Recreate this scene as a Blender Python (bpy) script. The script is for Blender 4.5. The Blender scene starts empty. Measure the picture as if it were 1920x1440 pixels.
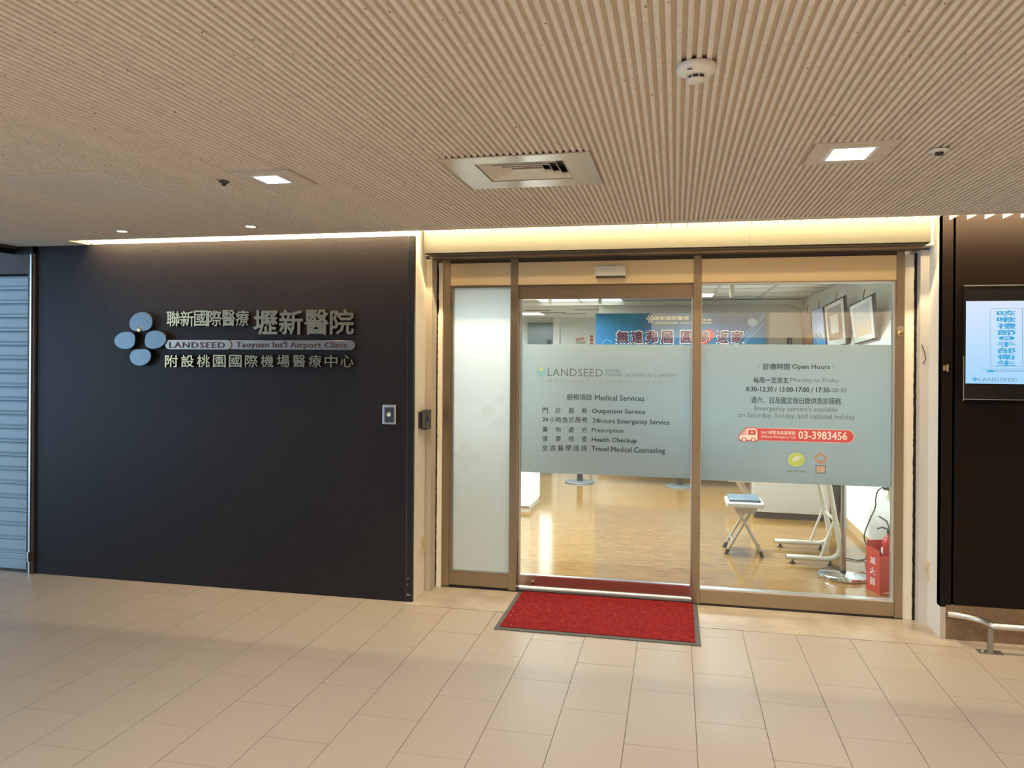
import bpy, bmesh, math, random
from mathutils import Vector, Matrix
random.seed(7)
SC = bpy.context.scene
COL = SC.collection
# ---------------------------------------------------------------- camera
FPX, CY, YAW, ROLL, HC = 1441.58, 670.74, 0.2093237, 0.0070537, 1.65
cyw, syw = math.cos(YAW), math.sin(YAW)
cr, sr = math.cos(ROLL), math.sin(ROLL)
_r = Vector((cyw, syw, 0)); _d = Vector((0, 0, -1)); _f = Vector((-syw, cyw, 0))
RX = cr * _r - sr * _d          # image right
DX = sr * _r + cr * _d          # image down
cam_d = bpy.data.cameras.new('camera'); cam = bpy.data.objects.new('camera', cam_d); COL.objects.link(cam)
m = Matrix.Identity(4)
for i in range(3):
    m[i][0] = RX[i]; m[i][1] = -DX[i]; m[i][2] = -_f[i]
m[2][3] = HC
cam.matrix_world = m
cam_d.sensor_width = 36; cam_d.lens = FPX / 1920 * 36; cam_d.shift_y = -(720 - CY) / 1920
cam_d.clip_start = 0.05; cam_d.clip_end = 200
SC.camera = cam


def ray(x, y):
    return RX * ((x - 960) / FPX) + DX * ((y - CY) / FPX) + _f


def atY(x, y, Y):
    r = ray(x, y); return Vector((0, 0, HC)) + r * (Y / r.y)


def atX(x, y, X):
    r = ray(x, y); return Vector((0, 0, HC)) + r * (X / r.x)


def atZ(x, y, Z=0.0):
    r = ray(x, y); return Vector((0, 0, HC)) + r * ((Z - HC) / r.z)


# ---------------------------------------------------------------- world, exposure, large lights
SC.view_settings.view_transform = 'Standard'; SC.view_settings.look = 'None'
SC.view_settings.gamma = 1.0; SC.view_settings.use_curve_mapping = False
SC.view_settings.exposure = 0.0
SC.cycles.max_bounces = 10; SC.cycles.diffuse_bounces = 5; SC.cycles.transparent_max_bounces = 12
SC.cycles.sample_clamp_indirect = 6.0
W = bpy.data.worlds.new('world'); SC.world = W; W.use_nodes = True
bg = W.node_tree.nodes['Background']; bg.inputs[0].default_value = (0.40, 0.64, 1.0, 1); bg.inputs[1].default_value = 0.5


def area(name, loc, size, energy, color, rot=(0, 0, 0), sy=None, spread=None):
    l = bpy.data.lights.new(name, 'AREA'); l.energy = energy; l.color = color
    l.size = size
    if sy: l.shape = 'RECTANGLE'; l.size_y = sy
    if spread: l.spread = spread
    o = bpy.data.objects.new(name, l); o.location = loc; o.rotation_euler = rot; COL.objects.link(o)
    return o


ZC = 2.463      # underside of the ceiling slats
WARM = (1.0, 0.80, 0.58); NEUT = (1.0, 0.945, 0.85); COOL = (0.86, 0.975, 1.0)
# the downlights of the corridor (those in view and their row-mates behind the camera)
for X, Y in ((0.667, 3.23), (-1.815, 3.22), (3.15, 3.23),
             (0.667, 0.2), (-1.815, 0.2), (3.15, 0.2), (0.667, -2.2), (3.15, -2.2)):
    area('downlight_lamp', (X, Y, ZC + 0.027 if Y > 3 and X < 3 else ZC - 0.03), 0.085 if Y > 3 else 0.12, 22 if Y > 3 else (54 if Y > 0 else 42), NEUT, spread=math.radians(150))
# daylight from the glazed left end of the corridor
area('daylight', (-8.6, 0.6, 1.35), 7.0, 185, (0.48, 0.74, 1.0), rot=(0, math.radians(-90), 0), sy=2.5)
bpy.data.objects['daylight'].data.size, bpy.data.objects['daylight'].data.size_y = 2.5, 7.0
# interior ceiling lamps of the clinic
for X, Y in ((-1.6, 7.0), (0.35, 7.0), (-1.6, 9.6), (0.35, 9.0)):
    area('clinic_lamp', (X, Y, 2.43), 0.55, 82, COOL, sy=0.55, spread=math.radians(150))
area('clinic_lamp', (-1.4, 6.35, 2.43), 0.55, 55, COOL, sy=0.55, spread=math.radians(150))
area('hall_lamp', (-2.8, 12.6, 2.3), 0.8, 90, COOL)
# warm tube in the cove above the ceiling edge
area('cove_lamp', (-0.4, 4.60, 2.537), 7.6, 7, (1.0, 0.84, 0.58), rot=(math.radians(80), 0, 0), sy=0.025)
area('cove_lamp', (-0.4, 4.77, 2.66), 7.6, 290, (1.0, 0.77, 0.45), rot=(math.radians(62), 0, 0), sy=0.03)

# ---------------------------------------------------------------- materials
MATS = {}


def mat(name, col, rough=0.6, metal=0.0, spec=0.5, emis=None, es=0.0, coat=0.0):
    if name in MATS: return MATS[name]
    M = bpy.data.materials.new(name); M.use_nodes = True
    b = M.node_tree.nodes['Principled BSDF']
    b.inputs['Base Color'].default_value = (*col, 1); b.inputs['Roughness'].default_value = rough
    b.inputs['Metallic'].default_value = metal; b.inputs['Specular IOR Level'].default_value = spec
    b.inputs['Coat Weight'].default_value = coat
    if emis: b.inputs['Emission Color'].default_value = (*emis, 1); b.inputs['Emission Strength'].default_value = es
    MATS[name] = M
    return M


def nodes(M):
    return M.node_tree.nodes, M.node_tree.links, M.node_tree.nodes['Principled BSDF']


def noise_col(M, c1, c2, scale, lo=0.35, hi=0.65, detail=4, stretch=(1, 1, 1), rnd=0.0, bump=0.0, bscale=None):
    n, l, b = nodes(M)
    tc = n.new('ShaderNodeTexCoord'); mp = n.new('ShaderNodeMapping'); mp.inputs['Scale'].default_value = stretch
    g = n.new('ShaderNodeNewGeometry')
    l.new(g.outputs['Position'], mp.inputs['Vector'])
    nz = n.new('ShaderNodeTexNoise'); nz.inputs['Scale'].default_value = scale; nz.inputs['Detail'].default_value = detail
    l.new(mp.outputs[0], nz.inputs['Vector'])
    cr_ = n.new('ShaderNodeValToRGB'); cr_.color_ramp.elements[0].position = lo; cr_.color_ramp.elements[1].position = hi
    cr_.color_ramp.elements[0].color = (*c1, 1); cr_.color_ramp.elements[1].color = (*c2, 1)
    l.new(nz.outputs['Fac'], cr_.inputs[0])
    out = cr_.outputs[0]
    if rnd:
        oi = n.new('ShaderNodeObjectInfo'); mr = n.new('ShaderNodeMapRange')
        mr.inputs['To Min'].default_value = 1 - rnd; mr.inputs['To Max'].default_value = 1 + rnd
        l.new(oi.outputs['Random'], mr.inputs[0])
        hs = n.new('ShaderNodeHueSaturation'); l.new(out, hs.inputs['Color']); l.new(mr.outputs[0], hs.inputs['Value'])
        out = hs.outputs[0]
    l.new(out, b.inputs['Base Color'])
    if bump:
        bp = n.new('ShaderNodeBump'); bp.inputs['Strength'].default_value = bump; bp.inputs['Distance'].default_value = 0.002
        nz2 = n.new('ShaderNodeTexNoise'); nz2.inputs['Scale'].default_value = bscale or scale
        l.new(mp.outputs[0], nz2.inputs['Vector'])
        l.new(nz2.outputs['Fac'], bp.inputs['Height']); l.new(bp.outputs[0], b.inputs['Normal'])
    return out


TILE = mat('porcelain_tile', (0.5, 0.42, 0.33), 0.42); noise_col(TILE, (0.395, 0.333, 0.264), (0.435, 0.37, 0.296), 90, rnd=0.02, detail=6)
GROUT = mat('grout', (0.13, 0.09, 0.06), 0.9)
STONE = mat('threshold_stone', (0.5, 0.43, 0.34), 0.3); noise_col(STONE, (0.40, 0.33, 0.25), (0.54, 0.47, 0.37), 5, detail=8)
SLAT = mat('wood_wool_slat', (0.5, 0.41, 0.31), 0.85, spec=0.2)
_o = noise_col(SLAT, (0.71, 0.64, 0.555), (0.78, 0.71, 0.625), 30, rnd=0.03)
n, l, b = nodes(SLAT)      # dark wood flecks
g = n.new('ShaderNodeNewGeometry'); mp = n.new('ShaderNodeMapping'); mp.inputs['Scale'].default_value = (70, 28, 40)
vo = n.new('ShaderNodeTexNoise'); vo.inputs['Scale'].default_value = 1.6; vo.inputs['Detail'].default_value = 1.5
l.new(g.outputs['Position'], mp.inputs[0]); l.new(mp.outputs[0], vo.inputs['Vector'])
rp = n.new('ShaderNodeValToRGB'); rp.color_ramp.elements[0].position = 0.70; rp.color_ramp.elements[1].position = 0.78
l.new(vo.outputs['Fac'], rp.inputs[0])
mx = n.new('ShaderNodeMix'); mx.data_type = 'RGBA'; l.new(rp.outputs[0], mx.inputs[0]); l.new(_o, mx.inputs[6]); mx.inputs[7].default_value = (0.16, 0.10, 0.06, 1)
l.new(mx.outputs[2], b.inputs['Base Color'])
GROOVE = mat('ceiling_groove', (0.58, 0.48, 0.37), 0.9, spec=0.1)
DARK = mat('dark_laminate', (0.02, 0.02, 0.023), 0.42, spec=0.24); noise_col(DARK, (0.016, 0.0135, 0.015), (0.022, 0.018, 0.020), 60)
DARKR = mat('dark_laminate_warm_lit', (0.012, 0.0075, 0.0055), 0.55, spec=0.1)  # same laminate as the left wall, with the warm light put into its brown
BLACK = mat('black_trim', (0.008, 0.008, 0.009), 0.35)
PLAS = mat('white_plaster', (0.74, 0.68, 0.58), 0.7); noise_col(PLAS, (0.80, 0.735, 0.61), (0.86, 0.79, 0.67), 7, detail=6, bump=0.1, bscale=60)
PLASW = mat('white_paint', (0.90, 0.885, 0.85), 0.6)
INWALL = mat('clinic_wall_paint', (0.78, 0.80, 0.78), 0.6)
COVE = mat('cove_white', (0.85, 0.82, 0.74), 0.7)


def steel(name, col, rough, aniso=True):
    M = mat(name, col, rough, 1.0)
    n, l, b = nodes(M)
    g = n.new('ShaderNodeNewGeometry'); mp = n.new('ShaderNodeMapping'); mp.inputs['Scale'].default_value = (3, 3, 400) if aniso else (6, 6, 6)
    nz = n.new('ShaderNodeTexNoise'); nz.inputs['Scale'].default_value = 2.0
    l.new(g.outputs['Position'], mp.inputs[0]); l.new(mp.outputs[0], nz.inputs['Vector'])
    mr = n.new('ShaderNodeMapRange'); mr.inputs['To Min'].default_value = rough * 0.8; mr.inputs['To Max'].default_value = rough * 1.3
    l.new(nz.outputs['Fac'], mr.inputs[0]); l.new(mr.outputs[0], b.inputs['Roughness'])
    return M


STEEL = steel('hairline_steel', (0.37, 0.30, 0.215), 0.3)
FASC = steel('brushed_fascia', (0.125, 0.122, 0.10), 0.45)
HEADM = steel('brushed_header', (0.90, 0.74, 0.46), 0.42)
POLISH = mat('polished_steel', (0.50, 0.37, 0.21), 0.24, 1.0)
SATIN = mat('satin_steel', (0.15, 0.175, 0.19), 0.3, 1.0)
ALU = mat('aluminium', (0.75, 0.75, 0.74), 0.3, 1.0)
BROWNM = mat('brown_metal', (0.10, 0.075, 0.055), 0.5, 0.4)
RUBBER = mat('grey_rubber', (0.10, 0.11, 0.11), 0.8)
RED = mat('red_carpet', (0.36, 0.02, 0.02), 1.0, spec=0.05); noise_col(RED, (0.16, 0.012, 0.014), (0.265, 0.025, 0.026), 55, detail=12, bump=0.5, bscale=300)
SHUT = mat('shutter_paint', (0.42, 0.55, 0.61), 0.45)
BLKP = mat('black_plastic', (0.02, 0.02, 0.022), 0.35)
GREYP = mat('grey_plastic', (0.09, 0.10, 0.11), 0.4)
IVORY = mat('ivory_plastic', (0.72, 0.62, 0.42), 0.4)
WPL = mat('white_plastic', (0.78, 0.76, 0.70), 0.35)
CREAMT = mat('cream_tube', (0.80, 0.77, 0.68), 0.3)
WOOD = mat('light_oak_plank', (0.6, 0.4, 0.2), 0.13, spec=0.45); noise_col(WOOD, (0.185, 0.09, 0.022), (0.28, 0.145, 0.04), 4, detail=6, stretch=(1.5, 14, 1), rnd=0.05)
KICK = mat('kick_board_wood', (0.34, 0.22, 0.12), 0.4); noise_col(KICK, (0.17, 0.105, 0.055), (0.22, 0.14, 0.075), 60)
CABG = mat('cabinet_grey', (0.42, 0.37, 0.32), 0.6)
DKBASE = mat('dark_base', (0.03, 0.02, 0.018), 0.5)
BASEB = mat('tan_baseboard', (0.50, 0.34, 0.18), 0.4)
REDP = mat('red_paint', (0.50, 0.02, 0.015), 0.35)
BLUEB = mat('banner_blue', (0.01, 0.22, 0.50), 0.6); noise_col(BLUEB, (0.002, 0.075, 0.20), (0.004, 0.14, 0.26), 1.6)
INK = mat('print_black', (0.015, 0.017, 0.02), 0.5)
INKG = mat('print_grey', (0.14, 0.17, 0.18), 0.5)
INKL = mat('print_pale_grey', (0.36, 0.40, 0.39), 0.5)
INKR = mat('print_red', (0.62, 0.09, 0.10), 0.5)
INKW = mat('print_white', (0.85, 0.80, 0.78), 0.5)
CYAN = mat('print_cyan', (0.16, 0.50, 0.60), 0.5)
LIME = mat('print_lime', (0.50, 0.62, 0.16), 0.5)
BRONZE = mat('print_bronze', (0.50, 0.28, 0.18), 0.5)
MAROON = mat('print_maroon', (0.08, 0.008, 0.03), 0.5)
GOLDINK = mat('print_gold', (0.68, 0.60, 0.42), 0.5)
SIGNINK = mat('sign_engraving_brown', (0.06, 0.02, 0.012), 0.5)
EMW = mat('lamp_diffuser', (0.9, 0.9, 0.9), 0.5, emis=(1, 0.97, 0.92), es=6)
EMS = mat('spot_bulb', (0.9, 0.9, 0.9), 0.5, emis=(1, 0.85, 0.6), es=12)
EMC = mat('light_panel', (0.9, 0.9, 0.9), 0.5, emis=(0.93, 1, 1), es=1.6)
SIGNB = mat('backlit_sign', (0.8, 0.7, 0.6), 0.5, emis=(1.0, 0.72, 0.46), es=2.7)
TUBE = mat('cove_tube', (0.9, 0.8, 0.6), 0.5, emis=(1, 0.75, 0.4), es=8)

GLASS = bpy.data.materials.new('clear_glass'); GLASS.use_nodes = True
n, l = GLASS.node_tree.nodes, GLASS.node_tree.links
n.remove(n['Principled BSDF'])
tr = n.new('ShaderNodeBsdfTransparent'); tr.inputs[0].default_value = (0.93, 0.97, 0.96, 1)
gl = n.new('ShaderNodeBsdfGlossy'); gl.inputs['Roughness'].default_value = 0.0
fr = n.new('ShaderNodeFresnel'); fr.inputs[0].default_value = 1.5
mu = n.new('ShaderNodeMath'); mu.operation = 'MULTIPLY'; mu.inputs[1].default_value = 1.3; mu.use_clamp = True
ms = n.new('ShaderNodeMixShader')
l.new(fr.outputs[0], mu.inputs[0]); l.new(mu.outputs[0], ms.inputs[0]); l.new(tr.outputs[0], ms.inputs[1]); l.new(gl.outputs[0], ms.inputs[2])
l.new(ms.outputs[0], n['Material Output'].inputs[0])

FILM = bpy.data.materials.new('frosted_film'); FILM.use_nodes = True
n, l = FILM.node_tree.nodes, FILM.node_tree.links
n.remove(n['Principled BSDF'])
df = n.new('ShaderNodeBsdfDiffuse'); df.inputs[0].default_value = (0.42, 0.50, 0.52, 1)
tl = n.new('ShaderNodeBsdfTranslucent'); tl.inputs[0].default_value = (0.38, 0.48, 0.51, 1)
rf = n.new('ShaderNodeBsdfRefraction'); rf.inputs['Roughness'].default_value = 0.75; rf.inputs['IOR'].default_value = 1.25; rf.inputs[0].default_value = (0.46, 0.55, 0.59, 1)
m1 = n.new('ShaderNodeMixShader'); m1.inputs[0].default_value = 0.55
m2 = n.new('ShaderNodeMixShader'); m2.inputs[0].default_value = 0.2
l.new(df.outputs[0], m1.inputs[1]); l.new(tl.outputs[0], m1.inputs[2])
l.new(m1.outputs[0], m2.inputs[1]); l.new(rf.outputs[0], m2.inputs[2])
l.new(m2.outputs[0], n['Material Output'].inputs[0])


FILMW = FILM.copy(); FILMW.name = 'frosted_film_white'
for nd in FILMW.node_tree.nodes:
    if nd.type == 'BSDF_DIFFUSE': nd.inputs[0].default_value = (0.72, 0.73, 0.72, 1)
    if nd.type == 'BSDF_TRANSLUCENT': nd.inputs[0].default_value = (0.74, 0.79, 0.79, 1)


# ---------------------------------------------------------------- mesh helpers
class MB:
    def __init__(s): s.v = []; s.f = []; s.sm = []

    def add(s, vs, fs, smooth=False):
        o = len(s.v); s.v += [tuple(v) for v in vs]; s.f += [tuple(i + o for i in f) for f in fs]; s.sm += [smooth] * len(fs); return s

    def box(s, x0, y0, z0, x1, y1, z1):
        return s.add([(x0, y0, z0), (x1, y0, z0), (x1, y1, z0), (x0, y1, z0), (x0, y0, z1), (x1, y0, z1), (x1, y1, z1), (x0, y1, z1)],
                     [(0, 3, 2, 1), (4, 5, 6, 7), (0, 1, 5, 4), (1, 2, 6, 5), (2, 3, 7, 6), (3, 0, 4, 7)])

    def tube(s, pts, r, n=12, cap=True):
        pts = [Vector(p) for p in pts]; rings = []; base = []
        rr = r if isinstance(r, (list, tuple)) else [r] * len(pts)
        up = None
        for i, p in enumerate(pts):
            t = (pts[min(i + 1, len(pts) - 1)] - pts[max(i - 1, 0)]).normalized()
            if up is None:
                a = Vector((0, 0, 1)) if abs(t.z) < 0.9 else Vector((1, 0, 0)); up = (a - t * a.dot(t)).normalized()
            else: up = (up - t * up.dot(t)).normalized()
            sd = t.cross(up)
            base += [p + (up * math.cos(2 * math.pi * k / n) + sd * math.sin(2 * math.pi * k / n)) * rr[i] for k in range(n)]
        fs = []
        for i in range(len(pts) - 1):
            for k in range(n):
                a = i * n + k; b2 = i * n + (k + 1) % n
                fs.append((a, b2, b2 + n, a + n))
        s.add(base, fs, True)
        if cap:
            s.add(base[:n], [tuple(range(n))]); s.add(base[-n:], [tuple(reversed(range(n)))])
        return s

    def lathe(s, c, prof, n=32, axis='z', flip=False):
        vs = []
        for (r, h) in prof:
            for k in range(n):
                a = 2 * math.pi * k / n
                if axis == 'z': vs.append((c[0] + r * math.cos(a), c[1] + r * math.sin(a), c[2] + h))
                elif axis == 'y': vs.append((c[0] + r * math.cos(a), c[1] + h, c[2] + r * math.sin(a)))
                else: vs.append((c[0] + h, c[1] + r * math.cos(a), c[2] + r * math.sin(a)))
        fs = []
        for i in range(len(prof) - 1):
            for k in range(n):
                a = i * n + k; b2 = i * n + (k + 1) % n
                fs.append((a, b2, b2 + n, a + n))
        s.add(vs, fs, True)
        s.add(vs[:n], [tuple(range(n))]); s.add(vs[-n:], [tuple(reversed(range(n)))])
        return s

    def prism(s, outline, y0, y1):
        """outline in (x,z), extruded from y0 to y1"""
        k = len(outline)
        vs = [(x, y0, z) for x, z in outline] + [(x, y1, z) for x, z in outline]
        fs = [tuple(range(k)), tuple(reversed(range(k, 2 * k)))] + [(i, (i + 1) % k, (i + 1) % k + k, i + k) for i in range(k)]
        return s.add(vs, fs)

    def build(s, name, material, parent=None, bevel=0.0, seg=2, loc=None):
        me = bpy.data.meshes.new(name); me.from_pydata(s.v, [], s.f)
        me.polygons.foreach_set('use_smooth', s.sm)
        if bevel or True:
            bm = bmesh.new(); bm.from_mesh(me); bmesh.ops.recalc_face_normals(bm, faces=bm.faces)
            if bevel:
                es = [e for e in bm.edges if len(e.link_faces) == 2 and e.calc_face_angle(0) > 0.6]
                bmesh.ops.bevel(bm, geom=es, offset=bevel, segments=seg, affect='EDGES', profile=0.5, clamp_overlap=True)
            bm.to_mesh(me); bm.free()
        me.materials.append(material)
        o = bpy.data.objects.new(name, me); COL.objects.link(o)
        if parent: o.parent = parent
        if loc is not None: o.location = loc
        return o


def B(name, material, x0, y0, z0, x1, y1, z1, parent=None, bevel=0.0):
    return MB().box(x0, y0, z0, x1, y1, z1).build(name, material, parent, bevel)


def tag(o, label, cat, group=None):
    o['label'] = label; o['category'] = cat
    if group: o['group'] = group
    return o


def struct(o, label=None, cat=None):
    o['kind'] = 'structure'
    if label: o['label'] = label
    if cat: o['category'] = cat
    return o


def E(name):
    o = bpy.data.objects.new(name, None); COL.objects.link(o); o.empty_display_size = 0.05; return o


def rebase(o, p):
    """put a thing's origin at its base point p without moving its parts"""
    p = Vector(p)
    if o.type == 'EMPTY':
        o.location = p
        for c in o.children: c.matrix_parent_inverse = Matrix.Translation(-p)
    return o


def holes_slab(mb, x0, x1, y0, y1, z0, z1, holes):
    xs = sorted({x0, x1, *[h[0] for h in holes], *[h[1] for h in holes]}); ys = sorted({y0, y1, *[h[2] for h in holes], *[h[3] for h in holes]})
    for i in range(len(xs) - 1):
        for j in range(len(ys) - 1):
            cx, cy_ = (xs[i] + xs[i + 1]) / 2, (ys[j] + ys[j + 1]) / 2
            if x0 <= cx <= x1 and y0 <= cy_ <= y1 and not any(h[0] < cx < h[1] and h[2] < cy_ < h[3] for h in holes):
                mb.box(xs[i], ys[j], z0, xs[i + 1], ys[j + 1], z1)
    return mb


def text_mesh(body, bold=0.0, extrude=0.0, spacing=1.0, res=3):
    cu = bpy.data.curves.new('tmp_text', 'FONT'); cu.body = body; cu.size = 1; cu.offset = bold; cu.extrude = extrude
    cu.space_character = spacing; cu.resolution_u = res
    o = bpy.data.objects.new('tmp_text', cu); COL.objects.link(o)
    dg = bpy.context.evaluated_depsgraph_get()
    me = bpy.data.meshes.new_from_object(o.evaluated_get(dg))
    bpy.data.objects.remove(o); bpy.data.curves.remove(cu)
    return me


def lettering(body, x0, x1, z0, z1, y, material, parent=None, bold=0.0, depth=0.0, spacing=1.0, name='lettering', res=2, xform=None):
    """text facing -Y, fitted to the box x0..x1, z0..z1 with its front at y"""
    me = text_mesh(body, 0.0, 0.5 if depth else 0.0, spacing, res)
    if bold:        # a heavier stroke: the glyphs repeated a hair apart, then joined
        vs = [v.co.copy() for v in me.vertices]; fs = [tuple(p.vertices) for p in me.polygons]; q = MB()
        st = 0.012 if depth else 0.0
        for i_, (dx, dz) in enumerate(((-bold, 0), (bold, 0), (0, bold), (0, -bold))): q.add([(v.x + dx, v.y + dz, v.z * (1 - st * i_) if depth else v.z - 0.0) for v in vs], fs)
        bpy.data.meshes.remove(me); me = bpy.data.meshes.new(name); me.from_pydata(q.v, [], q.f)
    nv0 = max(1, len(me.vertices) // (4 if bold else 1))
    xs = [v.co.x for v in me.vertices]; ys = [v.co.y for v in me.vertices]
    a, b2, c, d = min(xs), max(xs), min(ys), max(ys)
    for v in me.vertices:
        X = x0 + (v.co.x - a) / (b2 - a) * (x1 - x0); Z = z0 + (v.co.y - c) / (d - c) * (z1 - z0)
        Y = y + (0.5 - v.co.z) * depth + (0.00012 * (v.index // nv0) if not depth else 0)
        v.co = xform(X, Y, Z) if xform else (X, Y, Z)
    me.name = name; me.materials.clear(); me.materials.append(material)
    o = bpy.data.objects.new(name, me); COL.objects.link(o)
    if parent: o.parent = parent
    return o


def lpx(body, px0, px1, py0, py1, y, material, parent, **k):
    """same, the box read off the photograph (left, right, top, bottom) and set on the plane Y=y"""
    pm = (py0 + py1) / 2
    x0 = atY(px0, pm, y).x; x1 = atY(px1, pm, y).x; xm = (px0 + px1) / 2
    return lettering(body, x0, x1, atY(xm, py1, y).z, atY(xm, py0, y).z, y, material, parent, **k)


# ================================================================ FLOOR
XC = 0.103; TW = 0.3065; TL = 0.557
floor = struct(B('floor', GROUT, -9.5, -3.4, -0.05, 7.0, 5.1, -0.0025))
YTHR = 4.865
tile_me = {}


def tile_mesh(w, ln):
    k = (round(w, 3), round(ln, 3))
    if k not in tile_me:
        o = MB().box(0, 0, -0.006, w, ln, 0.0).build('tile', TILE); tile_me[k] = o.data; bpy.data.objects.remove(o)
    return tile_me[k]


ntile = 0
for k in range(-22, 8):
    x0 = XC + TW * k
    ph = 3.60 if k % 2 == 0 else 3.883
    yend = YTHR if -1.8 < x0 + .1 < 1.6 else (4.93 if x0 < 0 else 5.0)
    j = -5
    while True:
        a = ph + TL * j; b2 = min(a + TL, yend); j += 1
        if a > yend - 0.02: break
        if b2 < 1.9 or ntile >= 299: continue
        o = bpy.data.objects.new('tile', tile_mesh(TW - 0.0028, b2 - a - 0.0022)); COL.objects.link(o); o.parent = floor
        o.location = (x0, a, random.uniform(-0.0003, 0.0002)); ntile += 1
        if b2 >= yend: break
# the rest of the tiled floor, behind and beside the view
rest = MB()
for k in range(-31, 23):
    x0 = XC + TW * k; ph = 3.60 if k % 2 == 0 else 3.883
    for j in range(-13, 3):
        a = ph + TL * j; b2 = min(a + TL, 4.93)
        if a > 4.85: continue
        if -22 <= k < 8 and b2 >= 1.9: continue
        rest.box(x0, a, -0.006, x0 + TW - 0.003, b2 - 0.003, 0.0)
o = rest.build('tile_field', TILE, floor); o['kind'] = 'stuff'
thr = B('threshold', STONE, -1.76, YTHR + 0.002, -0.006, 1.634, 5.46, 0.002, floor, 0.001)

# clinic floor planks
cf = struct(B('floor', DKBASE, -6.0, 5.46, -0.05, 1.72, 20.0, -0.006))
pk = {}
row = 0; y = 5.462
while y < 11.0:
    x = -3.4 - random.uniform(0, 1.2)
    while x < 1.68:
        ln = random.choice((1.2, 1.2, 0.9)); a = max(x, -3.4); b2 = min(x + ln, 1.69)
        if b2 - a > 0.05:
            key = round(b2 - a, 2)
            if key not in pk:
                q = MB().box(0, 0, -0.006, key - 0.001, 0.1188, 0).build('plank', WOOD); pk[key] = q.data; bpy.data.objects.remove(q)
            o = bpy.data.objects.new('plank', pk[key]); COL.objects.link(o); o.parent = cf; o.location = (a, y, 0)
        x += ln
    y += 0.12; row += 1
B('plank_field', WOOD, -6.0, 11.0, -0.006, 1.70, 19.9, 0, cf)['kind'] = 'stuff'
B('plank_field', WOOD, -6.0, 5.46, -0.006, -3.402, 11.0, 0, cf)['kind'] = 'stuff'

# ================================================================ CEILING
YE = 4.715
XL, XR = -4.86, 7.0
LP = [(0.515, 0.815, 3.065, 3.39, 0.59, 0.738, 3.145, 3.318), (-1.960, -1.665, 3.07, 3.37, -1.872, -1.757, 3.155, 3.288)]
VENT = (-0.955, -0.335, 3.02, 3.585); VG = (-0.83, -0.455, 3.122, 3.447)
ACC = (-3.135, -2.50, 2.965, 3.575)
SPOTS = [(-3.552, 4.397), (-2.609, 4.371)]
holes = [(p[4], p[5], p[6], p[7]) for p in LP] + [VG]
ceil = MB(); holes_slab(ceil, XL, XR, -3.3, YE - 0.0, ZC + 0.010, ZC + 0.0155, holes)
ceil.box(XL, YE, ZC + 0.010, -4.25, 4.93, ZC + 0.0155)
ceiling = struct(ceil.build('ceiling', GROOVE))
band = MB(); band.box(-4.86, 4.625, ZC, 2.9, YE, ZC + 0.0101); band.box(-4.86, YE, ZC, -4.25, 4.93, ZC + 0.0101)
band.box(-4.86, -3.3, ZC, -4.80, 4.625, ZC + 0.0101)
band.build('edge_band', mat('ceiling_edge_board', (0.66, 0.59, 0.50), 0.8), ceiling)
cuts = [(p[0] - 0.002, p[1] + 0.002, p[2] - 0.003, p[3] + 0.003) for p in LP] + [(VENT[0] - 0.012, VENT[1] + 0.004, VENT[2] - 0.003, VENT[3] + 0.008),
        (ACC[0] - 0.003, ACC[1] + 0.003, ACC[2] - 0.003, ACC[3] + 0.003)]
cuts += [(0.83, 1.13, 3.80, 3.806), (0.83, 1.13, 4.105, 4.108), (-0.1, 0.12, 3.73, 3.7325), (0.23, 0.48, 2.62, 2.6225), (-0.30, 0.25, 2.9, 2.902),
         (0.25, 0.5, 3.25, 3.2535), (0.2, 0.42, 2.08, 2.083), (1.3, 1.8, 4.2, 4.203)]
PITCH = 0.0268; nsl = 0; x = -4.80
while x < 2.9 and nsl < 299:
    a, b2 = x, x + 0.0142; iv = [(0.3, 4.626)]
    for c in cuts:
        if b2 > c[0] and a < c[1]:
            nv = []
            for (s, e) in iv:
                if c[3] <= s or c[2] >= e: nv.append((s, e)); continue
                if c[2] > s: nv.append((s, c[2]))
                if c[3] < e: nv.append((c[3], e))
            iv = nv
    q = MB(); ch = 0.0022
    for (s, e) in iv:
        pr = [(a - .0008, ZC + 0.0102), (a, ZC + ch), (a + ch, ZC), (b2 - ch, ZC), (b2, ZC + ch), (b2 + .0008, ZC + 0.0102)]
        k = len(pr)
        q.add([(X, s, Z) for X, Z in pr] + [(X, e, Z) for X, Z in pr],
              [tuple(range(k)), tuple(reversed(range(k, 2 * k)))] + [(i, (i + 1) % k, (i + 1) % k + k, i + k) for i in range(k)])
    o = q.build('slat', SLAT, ceiling); nsl += 1
    x += PITCH
rest = MB()
while x < XR:
    rest.box(x, 0.3, ZC, x + 0.0142, YE, ZC + 0.0101); x += PITCH
x = -4.80
while x < XR:
    rest.box(x, -3.3, ZC, x + 0.0142, 0.3, ZC + 0.0101); x += PITCH
o = rest.build('slat_field', SLAT, ceiling); o['kind'] = 'stuff'
# structural slab over it all
struct(B('ceiling', COVE, XL, -3.3, ZC + 0.06, XR, 4.50, ZC + 0.10))

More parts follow.
